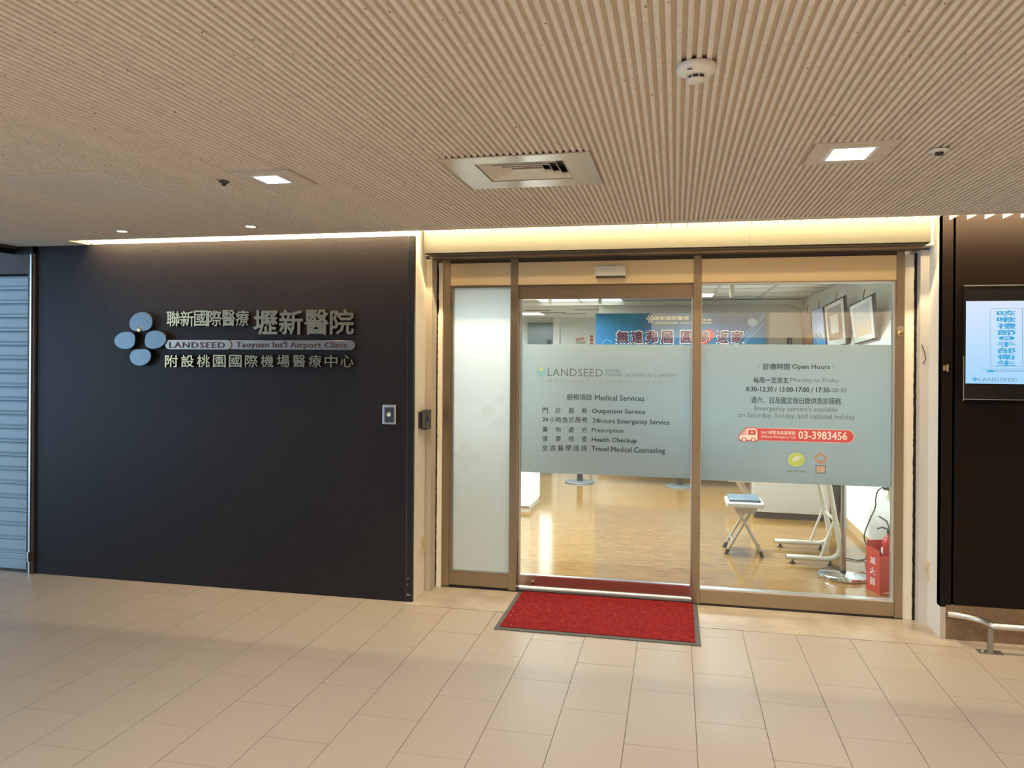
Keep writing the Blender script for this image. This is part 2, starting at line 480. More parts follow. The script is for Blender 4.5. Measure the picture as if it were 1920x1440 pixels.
# square recessed downlights
PLATE = mat('plate_board', (0.56, 0.47, 0.37), 0.8); noise_col(PLATE, (0.60, 0.53, 0.45), (0.68, 0.60, 0.51), 60)
SATW = mat('reflector_white', (0.9, 0.9, 0.87), 0.35)
lab = ['square recessed downlight in a board plate, at right beside the small round sensor', 'square recessed downlight in a board plate, at left above the black wall']
for i, p in enumerate(LP):
    t = E('recessed_downlight')
    q = MB(); holes_slab(q, p[0], p[1], p[2], p[3], ZC - 0.002, ZC + 0.0098, [(p[4], p[5], p[6], p[7])]); q.build('mounting_plate', PLATE, t)
    fx0, fx1, fy0, fy1 = p[4], p[5], p[6], p[7]
    q = MB(); holes_slab(q, fx0 - 0.014, fx1 + 0.014, fy0 - 0.014, fy1 + 0.014, ZC - 0.0045, ZC - 0.002, [(fx0, fx1, fy0, fy1)]); q.build('rim', WPL, t)
    q = MB(); d = 0.03; ii = 0.028
    o4 = [(fx0, fy0), (fx1, fy0), (fx1, fy1), (fx0, fy1)]; i4 = [(fx0 + ii, fy0 + ii), (fx1 - ii, fy0 + ii), (fx1 - ii, fy1 - ii), (fx0 + ii, fy1 - ii)]
    q.add([(X, Y, ZC) for X, Y in o4] + [(X, Y, ZC + d) for X, Y in i4], [(k, (k + 1) % 4, 4 + (k + 1) % 4, 4 + k) for k in range(4)]); q.build('reflector', SATW, t)
    B('lamp', EMW, fx0 + ii, fy0 + ii, ZC + d - 0.001, fx1 - ii, fy1 - ii, ZC + d + 0.004, t)
    rebase(t, ((fx0 + fx1) / 2, (fy0 + fy1) / 2, ZC)); tag(t, lab[i], 'light', 'square downlights in the ceiling')
# round spots near the black wall
for i, (X, Y) in enumerate(SPOTS):
    t = E('round_downlight')
    MB().lathe((X, Y, ZC), [(0.030, -0.001), (0.040, -0.001), (0.0405, -0.004), (0.030, -0.004), (0.029, 0.002)], 28).build('trim_ring', ALU, t)
    MB().lathe((X, Y, ZC), [(0.0, -0.0042), (0.0295, -0.0045), (0.0295, -0.0005), (0.0, -0.0005)], 24).build('bulb', EMS, t)
    rebase(t, (X, Y, ZC)); tag(t, ['small round ceiling spotlight near the shuttered corner, left of its twin', 'small round ceiling spotlight above the steel sign, right of its twin'][i], 'light', 'round spotlights before the black wall')
    l = bpy.data.lights.new('spot_lamp', 'SPOT'); l.energy = 12; l.color = WARM; l.spot_size = 2.5; l.spot_blend = 1.0; l.shadow_soft_size = 0.03
    o = bpy.data.objects.new('spot_lamp', l); o.location = (X, Y, ZC - 0.02); COL.objects.link(o)
# access panel
t = E('access_panel')
APL = mat('access_board', (0.70, 0.65, 0.60), 0.8)
B('panel_board', APL, ACC[0], ACC[2], ZC - 0.0015, ACC[1], ACC[3], ZC + 0.0098, t)
q = MB(); X = ACC[0] + 0.02
while X < ACC[1] - 0.03:
    q.box(X, ACC[2] + 0.015, ZC - 0.0035, X + 0.0125, ACC[3] - 0.015, ZC - 0.0012); X += 0.0268
o = q.build('shallow_rib', APL, t); o['kind'] = 'stuff'
rebase(t, ((ACC[0] + ACC[1]) / 2, (ACC[2] + ACC[3]) / 2, ZC)); tag(t, 'flush square ribbed access panel set in the slatted ceiling at left', 'panel')
# air vent with nested square louvres
t = E('air_vent')
q = MB(); holes_slab(q, VENT[0], VENT[1], VENT[2], VENT[3], ZC - 0.004, ZC + 0.002, [VG]); q.build('frame', mat('vent_frame_paint', (0.62, 0.54, 0.43), 0.22, 0.3), t, 0.0008)
VM = mat('vent_enamel', (0.80, 0.74, 0.62), 0.4)
for k in range(5):
    ins = 0.004 + 0.033 * k
    a0, a1, c0, c1 = VG[0] + ins, VG[1] - ins, VG[2] + ins, VG[3] - ins
    if c1 - c0 < 0.02: break
    q = MB(); e = 0.017; zt = ZC + 0.020; zb = ZC + 0.0; th = 0.004
    o4 = [(a0, c0), (a1, c0), (a1, c1), (a0, c1)]; i4 = [(a0 + e * .9, c0 + e * .9), (a1 - e * .9, c0 + e * .9), (a1 - e * .9, c1 - e * .9), (a0 + e * .9, c1 - e * .9)]
    if c1 - c0 > 0.06:
        # cone flaring outwards towards the room
        vs = [(X, Y, zb) for X, Y in o4] + [(X, Y, zt) for X, Y in i4] + [(X, Y, zb + th) for X, Y in o4] + [(X, Y, zt + th) for X, Y in i4]
        fs = []
        for s in range(4):
            u = (s + 1) % 4; fs += [(s, u, 4 + u, 4 + s), (8 + s, 12 + s, 12 + u, 8 + u), (s, 8 + s, 8 + u, u), (4 + s, 4 + u, 12 + u, 12 + s)]
        q.add(vs, fs)
    else: q.box(a0, c0, zb, a1, c1, zb + 0.003)
    q.build('louvre', VM, t)
B('duct', BLACK, VG[0] - 0.002, VG[2] - 0.002, ZC + 0.045, VG[1] + 0.002, VG[3] + 0.002, ZC + 0.055, t)
rebase(t, ((VENT[0] + VENT[1]) / 2, (VENT[2] + VENT[3]) / 2, ZC)); tag(t, 'square steel ceiling air vent with nested louvres, above the sliding door', 'vent')
# smoke detector
t = E('smoke_detector'); c = (0.052, 2.185, ZC)
MB().lathe(c, [(0.047, 0.0), (0.054, -0.002), (0.054, -0.014), (0.050, -0.020), (0.036, -0.029), (0.026, -0.031), (0.0, -0.031)], 40).build('body', WPL, t)
MB().lathe(c, [(0.021, -0.030), (0.021, -0.041), (0.0, -0.041)], 28).build('sensor_chamber', BLKP, t)
MB().lathe(c, [(0.026, -0.040), (0.027, -0.043), (0.022, -0.047), (0.0, -0.048)], 32).build('cap', WPL, t)
q = MB()
for k in range(8):
    a = k * math.pi / 4 + 0.25; X = c[0] + 0.0245 * math.cos(a); Y = c[1] + 0.0245 * math.sin(a); q.box(X - 0.0015, Y - 0.0015, ZC - 0.042, X + 0.0015, Y + 0.0015, ZC - 0.029)
q.build('rib', WPL, t); B('marking', INKG, c[0] - 0.026, c[1] - 0.045, ZC - 0.027, c[0] - 0.012, c[1] - 0.041, ZC - 0.0245, t)
rebase(t, (c[0], c[1], ZC)); tag(t, 'round white smoke detector hanging from the slatted ceiling, nearest the viewer', 'smoke detector')
for (X, Y, lb, rr) in ((0.987, 3.232, 'small domed ceiling sprinkler with white ring, right of the right downlight', 0.036), (-2.058, 3.217, 'small dark ceiling sprinkler left of the left square downlight', 0.024)):
    t = E('sprinkler')
    MB().lathe((X, Y, ZC), [(rr * .5, 0), (rr, -0.003), (rr, -0.008), (rr * .6, -0.012), (0, -0.013)], 24).build('ring', WPL if rr > .03 else BROWNM, t)
    MB().lathe((X, Y, ZC), [(rr * .45, -0.012), (rr * .4, -0.022), (0, -0.026)], 20).build('head', BLKP if rr > .03 else BLKP, t)
    rebase(t, (X, Y, ZC)); tag(t, lb, 'sprinkler')

# ================================================================ COVE with fins and tube
cv = MB()
cv.box(-4.25, 4.48, ZC + 0.03, 7.0, 4.50, 2.80); cv.box(-4.25, 4.48, 2.80, 7.0, 5.2, 2.82)
cv.box(-4.27, 4.48, ZC + 0.011, -4.25, 5.2, 2.82)
struct(cv.build('trim_1', COVE))
struct(B('wall_back', COVE, -4.9, 4.955, ZC + 0.004, -1.70, 4.99, 2.80))
t = E('trim_2'); struct(t)
x = -1.5985 - 28 * 0.0925
fin_me = None
while x < 2.9:
    if fin_me is None:
        o = MB().box(-0.002, 0, 0, 0.002, 0.155, 0.085).build('fin', COVE, t); fin_me = o.data
    else: o = bpy.data.objects.new('fin', fin_me); COL.objects.link(o); o.parent = t
    o.location = (x, 4.718, ZC + 0.001); x += 0.0925
rebase(t, (0, 0, 0))
tb = MB().tube([(-4.2, 4.585, 2.56), (3.6, 4.585, 2.56)], 0.012, 10).build('cove_tube_light', TUBE)
tag(tb, 'long warm tube light hidden in the ceiling cove above the entrance', 'light')

# ================================================================ LEFT DARK WALL
WY = 4.92
wl = struct(B('wall_left', BLACK, -4.70, WY + 0.012, 0.0, -1.735, WY + 0.06, ZC - 0.001))
edges = [-4.708, -4.109, -3.507, -2.902, -2.331, -1.766]
for i in range(5):
    B('panel', DARK, edges[i] + 0.0004, WY, 0.004, edges[i + 1] - 0.0004, WY + 0.012, ZC + 0.004, wl)
B('edge_strip', SATIN, -1.7655, WY - 0.001, 0.0, -1.7615, WY + 0.012, ZC + 0.004, wl)
B('end_post', BLACK, -1.7612, WY, 0.0, -1.721, WY + 0.07, ZC + 0.004, wl)
for z, w in ((0.045, 0.012), (0.052, .006), (0.115, 0.004), (0.156, 0.006)):
    B('paint_chip', mat('bare_chip', (0.55, 0.45, 0.35), 0.7), -1.757, WY - 0.0006, z, -1.757 + w * 2.2, WY, z + 0.004, wl)

# corner: steel post, dark channel, roller shutter behind
t = E('trim_3'); struct(t)
B('steel_strip', ALU, -4.741, 4.89, 0, -4.728, 4.94, ZC - 0.06, t); B('dark_strip', BROWNM, -4.727, 4.90, 0, -4.709, 4.95, ZC - 0.002, t)
B('dark_channel', BLACK, -4.768, 4.93, 0, -4.742, 5.0, ZC - 0.06, t); B('guide_edge', BROWNM, -4.786, 4.92, 0, -4.769, 5.0, ZC - 0.08, t)
B('latch', ALU, -4.735, 4.872, 0.10, -4.722, 4.89, 0.17, t)
t = E('trim_4'); struct(t)
B('ceiling_edge_channel', BROWNM, -4.905, -3.3, ZC - 0.018, -4.862, 5.0, ZC + 0.05, t); B('dark_rail', BLACK, -4.94, -3.3, ZC - 0.055, -4.905, 5.02, ZC + 0.05, t)
B('corner_block', BLACK, -4.905, 4.90, ZC - 0.055, -4.709, 4.955, ZC - 0.002, t)
sh = E('roller_shutter')
Z = 0.075; k = 0
SHY = 5.0
prof = lambda z0, h: [(SHY, z0), (SHY - 0.010, z0 + 0.004), (SHY - 0.012, z0 + 0.018), (SHY, z0 + 0.022), (SHY - 0.002, z0 + 0.027), (SHY - 0.009, z0 + 0.034), (SHY - 0.010, z0 + h - 0.014), (SHY, z0 + h), (SHY + 0.006, z0 + h), (SHY + 0.006, z0)]
zz = 0.118
for k in range(20):
    q = MB(); pr = prof(zz, 0.1045); n_ = len(pr)
    q.add([(-6.6, Y, Zz) for Y, Zz in pr] + [(-4.786, Y, Zz) for Y, Zz in pr], [tuple(range(n_)), tuple(reversed(range(n_, 2 * n_)))] + [(i, (i + 1) % n_, (i + 1) % n_ + n_, i + n_) for i in range(n_)])
    q.build('slat', SHUT, sh); zz += 0.1068
q = MB(); q.box(-6.6, SHY - 0.006, 0.0, -4.786, SHY + 0.02, 0.085); q.box(-6.6, SHY - 0.018, 0.085, -4.786, SHY + 0.01, 0.097); q.box(-6.6, SHY - 0.004, 0.097, -4.786, SHY + 0.01, 0.118)
q.build('bottom_rail', SHUT, sh, 0.002)
q = MB(); q.box(-6.6, SHY - 0.05, zz + 0.01, -4.79, SHY + 0.2, zz + 0.17); q.build('shutter_box', mat('shutter_box_paint', (0.10, 0.09, 0.085), 0.6), sh, 0.004)
rebase(sh, (-5.7, SHY, 0)); tag(sh, 'pale blue-grey roller shutter, fully lowered, at the far left corner', 'shutter')
struct(B('wall_far_left', mat('dim_wall', (0.25, 0.26, 0.27), 0.7), -6.6, 5.25, 0, -4.72, 5.3, 3.6))

# ================================================================ STEEL SIGN
sg = E('wall_sign')
SY0, SY1 = 4.872, 4.915


def petal(cx, cz, rx, rz, dirx, dirz, notch=False):
    pts = []
    for k in range(40):
        a = 2 * math.pi * k / 40; ca, sa = math.cos(a), math.sin(a)
        # pinch towards the centre of the flower
        tow = ca * dirx + sa * dirz
        f_ = 1.03 - 0.26 * max(0, tow) ** 3 + 0.05 * max(0, -tow)
        f_ *= 1 + 0.07 * math.sin(2 * a + 0.6) * 0.6
        pts.append((cx + rx * f_ * ca, cz + rz * f_ * sa))
    return pts


for cx, cy_, rx, ry, dx, dz in ((264, 606, 20.5, 20, 0, -1), (237, 638, 21, 16.5, 1, 0), (288, 637, 21, 17, -1, 0), (263, 667.5, 19, 17.5, 0, 1)):
    p = atY(cx, cy_, SY0); s = 0.0039
    q = MB().prism(petal(p.x, p.z, rx * 0.0044, ry * s, dx, dz), SY0, SY1 - 0.012); q.build('petal', SATIN, sg, 0.003)
    MB().lathe((p.x, SY1 - 0.012, p.z), [(0.02, 0), (0.02, 0.017)], 12, 'y').build('standoff', BLACK, sg)
p = atY(261, 618, SY0)
MB().lathe((p.x, SY0 - 0.003, p.z), [(0.018, 0.003), (0.018, 0.0), (0.014, -0.001), (0.0, -0.001)], 20, 'y').build('round_boss', mat('brass', (0.55, 0.42, 0.2), 0.25, 1.0), sg)
LETY = 4.886
for body, a, b2, c, d, bold, sp, dep in (('聯新國際醫療', 312, 467, 583, 612, 0.012, 0.94, 0.03), ('壢新醫院', 474, 665, 581, 628, 0.022, 1.0, 0.03)):
    w_ = (b2 - a) / len(body)
    for i, chh in enumerate(body): lpx(chh, a + i * w_ + (0.2 if len(body) > 4 else 1.2), a + (i + 1) * w_ - (0.2 if len(body) > 4 else 1.2), c - 0.4 * i, d - 0.1 * i, LETY, POLISH, sg, bold=bold, depth=dep, name='letter')
row3 = '附設桃園國際機場醫療中心'
for i, chh in enumerate(row3):
    px = 309 + i * (668 - 309) / 12; w = 24
    lpx(chh, px + 0.5, px + w + 0.5, 665.5 + 0.02 * i, 688.5, LETY, POLISH, sg, bold=0.008, depth=0.026, name='letter')


def pill(x0, x1, z0, z1, left=True, right=True):
    r = (z1 - z0) / 2; pts = []; cz = (z0 + z1) / 2
    if right: pts += [(x1 - r + r * math.cos(a), cz + r * math.sin(a)) for a in [(-90 + 15 * i) * math.pi / 180 for i in range(13)]]
    else: pts += [(x1, z0), (x1, z1)]
    if left: pts += [(x0 + r + r * math.cos(a), cz + r * math.sin(a)) for a in [(90 + 15 * i) * math.pi / 180 for i in range(13)]]
    else: pts += [(x0, z1), (x0, z0)]
    return pts


z0 = atY(480, 656, LETY).z; z1 = atY(480, 637.5, LETY).z
xa, xb, xc = atY(310, 647, LETY).x, atY(434, 647, LETY).x, atY(665, 647, LETY).x
BR = mat('brushed_plate', (0.36, 0.30, 0.25), 0.3, 1.0)
MB().prism(pill(xa, xb, z0, z1), LETY - 0.004, 4.918).build('name_plate', BR, sg, 0.0015)
MB().prism(pill(xb - 0.035, xc, z0 + 0.002, z1 - 0.002), LETY + 0.004, 4.918).build('name_plate', BR, sg, 0.0015)
lpx('LANDSEED', 317, 421, 641.5, 652.5, LETY - 0.0075, SIGNINK, sg, bold=0.01, depth=0.003, spacing=1.15, name='letter_row')
lpx("Taoyuan Int'l Airport Clinic", 442, 651, 640.5, 655, LETY + 0.0005, SIGNINK, sg, bold=0.008, depth=0.003, spacing=1.05, name='letter_row')
rebase(sg, (-3.0, WY, 1.75)); tag(sg, 'polished steel clinic sign with four-petal logo mounted on the black wall', 'sign')

# push-button plate on the dark wall
t = E('push_button_plate')
a = atY(717.5, 759, 4.9); c = atY(742, 796, 4.9)
B('plate', ALU, a.x, 4.898, c.z, c.x, WY, a.z, t, 0.003); B('face', mat('dark_steel', (0.12, 0.13, 0.14), 0.3, 0.8), a.x + 0.015, 4.895, c.z + 0.014, c.x - 0.012, 4.899, a.z - 0.016, t, 0.001)
cx, cz = (a.x + c.x) / 2, (a.z + c.z) / 2 + 0.001
MB().lathe((cx, 4.895, cz), [(0.016, 0.0), (0.0155, -0.005), (0.011, -0.006), (0.010, -0.003), (0.0, -0.003)], 24, 'y').build('button', ALU, t)
rebase(t, (cx, 4.9, cz)); tag(t, 'steel push-button plate on the black wall near the entrance', 'button')

# ================================================================ ENTRANCE SURROUND
# left pilaster (its inner face looks right) and right pillar
pl = struct(B('trim_5', PLAS, -1.7205 - 0.06, 4.95, 0.0, -1.7205, 5.17, 2.80, None)); 
gr = B('guide_rail', mat('guide_rail_paint', (0.50, 0.44, 0.35), 0.5), -1.7204, 5.17, 0, -1.676, 5.30, 2.34, pl)
gr2 = B('jamb', mat('jamb_paint', (0.93, 0.87, 0.74), 0.6), -1.668, 5.285, 0, -1.634, 5.42, 2.325, pl)
B('jamb_back', PLAS, -1.80, 5.32, 0, -1.66, 5.45, 2.8, pl)
RB = MB(); 
rg = random.Random(3)


def ragged(x0, x1, y, z0, z1, wig):
    pts = []; Z = z0
    while Z < z1:
        pts.append((x1 + wig * (rg.random() - .4) + (0.006 if 1.95 < Z < 2.3 else 0), Z)); Z += rg.uniform(0.01, 0.03)
    pts.append((x1, z1)); L = [(x0, z1)]; Z = z1 - 0.02
    while Z > z0: L.append((x0 + wig * (rg.random() - .6), Z)); Z -= rg.uniform(0.01, 0.03)
    L.append((x0, z0))
    return pts + L


DK = mat('open_joint_dark', (0.012, 0.008, 0.005), 0.9)
MB().prism(ragged(-1.688, -1.668, 5.284, 0.03, 2.33, 0.004), 5.283, 5.30).build('open_joint', DK, pl)
B('joint_back', mat('old_mortar', (0.35, 0.27, 0.17), 0.9), -1.70, 5.30, 0, -1.64, 5.32, 2.34, pl)
pr_ = struct(B('trim_6', PLASW, 1.549, 5.0, 0.0, 1.62, 5.24, 2.80, None))
B('guide_rail', mat('guide_rail_grey', (0.62, 0.60, 0.56), 0.5), 1.497, 5.235, 0, 1.5495, 5.33, 2.34, pr_)
B('jamb', mat('jamb_paint', (0.93, 0.87, 0.74), 0.6), 1.425, 5.315, 0, 1.484, 5.42, 2.325, pr_)
B('jamb_back', PLAS, 1.48, 5.34, 0, 1.68, 5.45, 2.8, pr_)
MB().prism(ragged(1.484, 1.497, 5.31, 0.0, 2.33, 0.005), 5.305, 5.325).build('open_joint', DK, pr_)
q = MB().tube([(1.505, 5.23, 1.75), (1.52, 5.222, 1.70), (1.528, 5.225, 1.66), (1.512, 5.228, 1.63)], 0.0025, 6); q.build('loose_wire', BLKP, pr_)
# fascia (roller shutter housing)
t = E('trim_7'); struct(t)
B('fascia', FASC, -1.681, 5.0, 2.358, -0.62 + 1.065, 5.004, 2.62, t); B('fascia', FASC, -0.62 + 1.066, 5.0, 2.358, 1.486, 5.004, 2.62, t)
B('fascia_end', FASC, -1.681, 5.0041, 2.358, -1.677, 5.16, 2.62, t); B('fascia_end', FASC, 1.482, 5.0041, 2.358, 1.486, 5.22, 2.62, t)
B('bottom_lip', FASC, -1.681, 5.0041, 2.358, 1.486, 5.02, 2.361, t)
B('soffit', BROWNM, -1.676, 5.02, 2.352, 1.482, 5.115, 2.362, t)
B('track', STEEL, -1.676, 5.115, 2.338, 1.482, 5.125, 2.35, t)
B('track_inner', BROWNM, -1.676, 5.125, 2.345, 1.482, 5.30, 2.36, t)
rebase(t, (0, 5.0, 2.358))
wb = MB(); wb.box(-1.72, 5.16, 2.36, 1.60, 5.46, 2.80); struct(wb.build('wall_lintel', PLAS))
# outlet covers
for X0, X1, yy0, yy1, lb in ((-1.7204, -1.713, 5.093, 5.172, 'ivory outlet cover low on the left door reveal'), (1.541, 1.549, 5.19, 5.258, 'ivory outlet cover low on the right door reveal')):
    t = E('outlet_cover'); B('plate', IVORY, X0, yy0, 0.282, X1, yy1, 0.404, t, 0.002)
    xx = X1 if X0 < 0 else X0
    B('socket', mat('socket_tan', (0.5, 0.4, 0.25), 0.5), xx - 0.001, yy0 + 0.025, 0.325, xx + 0.001, yy1 - 0.025, 0.36, t)  # socket inset in a darker tan than its plate
    rebase(t, ((X0 + X1) / 2, (yy0 + yy1) / 2, 0.282)); tag(t, lb, 'outlet')
# card reader / intercom
t = E('card_reader')
B('body', BLKP, -1.7204, 5.02, 1.16, -1.700, 5.12, 1.275, t, 0.003)
q = MB().box(-1.700, 5.03, 1.15, -1.668, 5.15, 1.285); q.build('reader_head', BLKP, t, 0.006)
MB().lathe((-1.668, 5.075, 1.232), [(0.022, 0), (0.02, 0.006), (0.008, 0.007), (0.0, 0.004)], 20, 'x').build('camera_lens', BLKP, t)
B('keypad', GREYP, -1.669, 5.035, 1.165, -1.665, 5.075, 1.20, t, 0.001)
B('front_face', GREYP, -1.696, 5.026, 1.16, -1.672, 5.031, 1.275, t, 0.001)
rebase(t, (-1.72, 5.08, 1.16)); tag(t, 'black card reader box on the left reveal of the entrance', 'card reader')

# ================================================================ SHOPFRONT
FY, FB = 5.30, 5.40
ZH0, ZH1 = 2.163, 2.352
fr_ = E('trim_8'); struct(fr_)
for a, b2 in ((-1.632, -1.580), (-1.140, -1.087), (0.117, 0.169), (1.376, 1.424)):
    B('mullion', STEEL, a, FY, 0.010, b2, FB, ZH1, fr_, 0.0015)
for a, b2 in ((-1.580, -1.140), (-1.087, 0.117), (0.169, 1.376)):
    B('header', HEADM, a, FY + 0.004, ZH0, b2, FB - 0.01, ZH1 - 0.03, fr_, 0.001)
    B('header_lip', STEEL, a, FY - 0.002, ZH0 - 0.004, b2, FB, ZH0, fr_)
B('top_seam', BROWNM, -1.632, FY + 0.02, ZH1 - 0.03, 1.424, FB, ZH1 + 0.01, fr_)
B('floor_gap_shade', BLACK, -1.632, FY + 0.003, 0.0021, 1.424, FB - 0.02, 0.016, fr_)  # black strip drawn in for the shade of the gap under the frames
rebase(fr_, (0, FY, 0))
GY = 5.345
# left sidelight
w1 = E('window_1'); struct(w1)
B('bottom_rail', STEEL, -1.580, FY + 0.006, 0.02, -1.140, FB - 0.01, 0.108, w1, 0.0015)
q = MB(); q.box(-1.580, FY + 0.015, 0.108, -1.563, GY + 0.02, ZH0 - 0.004); q.box(-1.563, FY + 0.015, 0.108, -1.140, GY + 0.02, 0.121); q.box(-1.563, FY + 0.02, ZH0 - 0.014, -1.140, GY + 0.02, ZH0 - 0.004); q.build('glazing_bead', STEEL, w1)
B('pane', GLASS, -1.563, GY, 0.121, -1.141, GY + 0.008, ZH0 - 0.014, w1)
fm = MB().add([(-1.563, GY - 0.001, 0.121), (-1.141, GY - 0.001, 0.121), (-1.141, GY - 0.001, 2.149), (-1.563, GY - 0.001, 2.149)], [(0, 1, 2, 3)]).build('frosted_film', FILMW, w1)
FLW = bpy.data.materials.new('faint_flower'); FLW.use_nodes = True
n, l = FLW.node_tree.nodes, FLW.node_tree.links; b_ = n['Principled BSDF']; b_.inputs['Base Color'].default_value = (0.55, 0.60, 0.58, 1); b_.inputs['Roughness'].default_value = 0.7
tr2 = n.new('ShaderNodeBsdfTransparent'); mx2 = n.new('ShaderNodeMixShader'); mx2.inputs[0].default_value = 0.09
l.new(tr2.outputs[0], mx2.inputs[1]); l.new(b_.outputs[0], mx2.inputs[2]); l.new(mx2.outputs[0], n['Material Output'].inputs[0])


def disc(cx, cz, rx, rz, y, material, parent, name='petal_print', n_=28):
    pts = [(cx + rx * math.cos(2 * math.pi * k / n_), cz + rz * math.sin(2 * math.pi * k / n_)) for k in range(n_)]
    return MB().add([(x_, y, z_) for x_, z_ in pts], [tuple(range(n_))]).build(name, material, parent)


for px, py, r in ((874, 838, 13), (862, 857, 14), (888, 858, 14), (873, 878, 12), (916, 772, 14), (934, 792, 13), (935, 748, 12)):
    p = atY(px, py, GY); disc(p.x, p.z, r * 0.0037, r * 0.0033, GY - 0.002, FLW, fm)

# right window
w2 = E('window_2'); struct(w2)
B('bottom_rail', STEEL, 0.169, FY + 0.006, 0.014, 1.376, FB - 0.01, 0.105, w2, 0.0015)
q = MB(); q.box(0.169, FY + 0.010, 0.105, 1.376, GY + 0.02, 0.114); q.box(1.362, FY + 0.02, 0.114, 1.376, GY + 0.02, ZH0 - 0.004); q.box(0.169, FY + 0.02, ZH0 - 0.014, 1.362, GY + 0.02, ZH0 - 0.004); q.box(0.169, FY + 0.02, 0.114, 0.173, GY + 0.02, ZH0 - 0.014); q.build('glazing_bead', ALU, w2)
B('pane', GLASS, 0.173, GY, 0.114, 1.362, GY + 0.008, ZH0 - 0.014, w2)


def film_rect(x0, x1, z0, z1, y, parent):
    return MB().add([(x0, y, z0), (x1, y, z0), (x1, y, z1), (x0, y, z1)], [(0, 1, 2, 3)]).build('frosted_film', FILM, parent)


FG = GY - 0.001
f2 = film_rect(0.173, 1.362, atY(1500, 907, FG).z, atY(1500, 646, FG).z, FG, w2)
TY = GY - 0.0025


def bar(px, py0, py1, y, parent, w=0.0022):
    a = atY(px, py0, y); c = atY(px, py1, y)
    return MB().add([(a.x, y, c.z), (a.x + w, y, c.z), (a.x + w, y, a.z), (a.x, y, a.z)], [(0, 1, 2, 3)]).build('bar_print', INKG, parent)


bar(1423, 681, 692, TY, f2); bar(1562, 682, 693, TY, f2)
L2 = [('診療時間', 1430.5, 1481, 681, 693.5, INK, .006), ('Open Hours', 1485.5, 1556, 683, 694.5, INK, .008),
      ('每周一至周五', 1412.5, 1478.5, 707.5, 718.5, INK, .006), ('Monday to Friday', 1482, 1573.5, 709, 718.5, INKG, 0),
      ('8:30-12:30 / 13:00-17:00 / 17:30-', 1399, 1559, 725.5, 735, INK, .012), ('20:30', 1560, 1587, 727.5, 735.5, INKG, .004),
      ('週六、日及國定假日提供急診服務', 1408.5, 1577, 745, 757.5, INK, .004),
      ("Emergency service's available", 1415, 1571, 762, 773.5, INKG, 0), ('on Saturday, Sunday, and national holiday', 1384, 1603, 775, 787.5, INKG, 0)]
for body, a, b2, c, d, mm, bo in L2: lpx(body, a, b2, c, d, TY, mm, f2, bold=bo)
# red emergency bar with ambulance
xa, xb = atY(1418, 815, TY).x, atY(1600.5, 817, TY).x; z0, z1 = atY(1500, 827.5, TY).z, atY(1500, 805, TY).z
HALO = mat('print_pink_halo', (0.80, 0.60, 0.58), 0.5)
MB().add([(x_, TY - 0.0002, z_) for x_, z_ in pill(xa - .003, xb + .005, z0 - 0.004, z1 + 0.004, False, True)], [tuple(range(15))]).build('call_bar_halo', HALO, f2)
MB().add([(x_, TY - 0.0006, z_) for x_, z_ in pill(xa, xb, z0, z1, False, True)], [tuple(range(15))]).build('call_bar', INKR, f2)
lpx('24小時緊急救護專線', 1427, 1491.5, 807.5, 815, TY - 0.001, INKW, f2, bold=.006)
lpx('24hours Emergency Call', 1427, 1491.5, 816.5, 823, TY - 0.001, INKW, f2, bold=.004)
lpx('03-3983456', 1497, 1588.5, 809, 824.5, TY - 0.001, INKW, f2, bold=.02)


def strip_outline(ptspx, w, y, material, parent, name, closed=True):
    q = MB(); P = [atY(a_, b_, y) for a_, b_ in ptspx]
    n_ = len(P)
    for i in range(n_ if closed else n_ - 1):
        a, c = P[i], P[(i + 1) % n_]; d = (c - a); d.y = 0; L = d.length; d.normalize(); nn = Vector((-d.z, 0, d.x)) * w / 2
        a2 = a - d * w / 2; c2 = c + d * w / 2
        q.add([a2 + nn, c2 + nn, c2 - nn, a2 - nn], [(0, 1, 2, 3)])
    return q.build(name, material, parent)


van = [(1386, 825), (1385, 818), (1393, 808), (1398, 802.5), (1415, 801.8), (1421, 806), (1421, 826)]
P = [atY(a_, b_, TY - 0.001) for a_, b_ in van]
MB().add([(p.x, p.y, p.z) for p in P], [tuple(range(len(P)))]).build('van_print', INKW, f2)
strip_outline(van, 0.006, TY - 0.0014, INKR, f2, 'van_outline')
strip_outline([(1391, 815), (1398, 806.5), (1399, 814)], 0.004, TY - 0.0014, INKR, f2, 'van_window')
a = atY(1403, 806, TY); c = atY(1417, 815.5, TY)
MB().add([(a.x, TY - .0016, c.z), (c.x, TY - .0016, c.z), (c.x, TY - .0016, a.z), (a.x, TY - .0016, a.z)], [(0, 1, 2, 3)]).build('van_window', INKR, f2)
mid = (a + c) / 2
q = MB()
for w_, h_ in ((0.016, 0.006), (0.006, 0.018)): q.add([(mid.x - w_ / 2, TY - .002, mid.z - h_ / 2), (mid.x + w_ / 2, TY - .002, mid.z - h_ / 2), (mid.x + w_ / 2, TY - .002, mid.z + h_ / 2), (mid.x - w_ / 2, TY - .002, mid.z + h_ / 2)], [(0, 1, 2, 3)])
q.build('cross_print', INKW, f2)
for px in (1395, 1412.5):
    p = atY(px, 824.5, TY); disc(p.x, p.z, 0.0165, 0.0155, TY - .0018, INKR, f2, 'wheel_print'); disc(p.x, p.z, 0.0105, 0.0100, TY - .0022, INKW, f2, 'wheel_print')
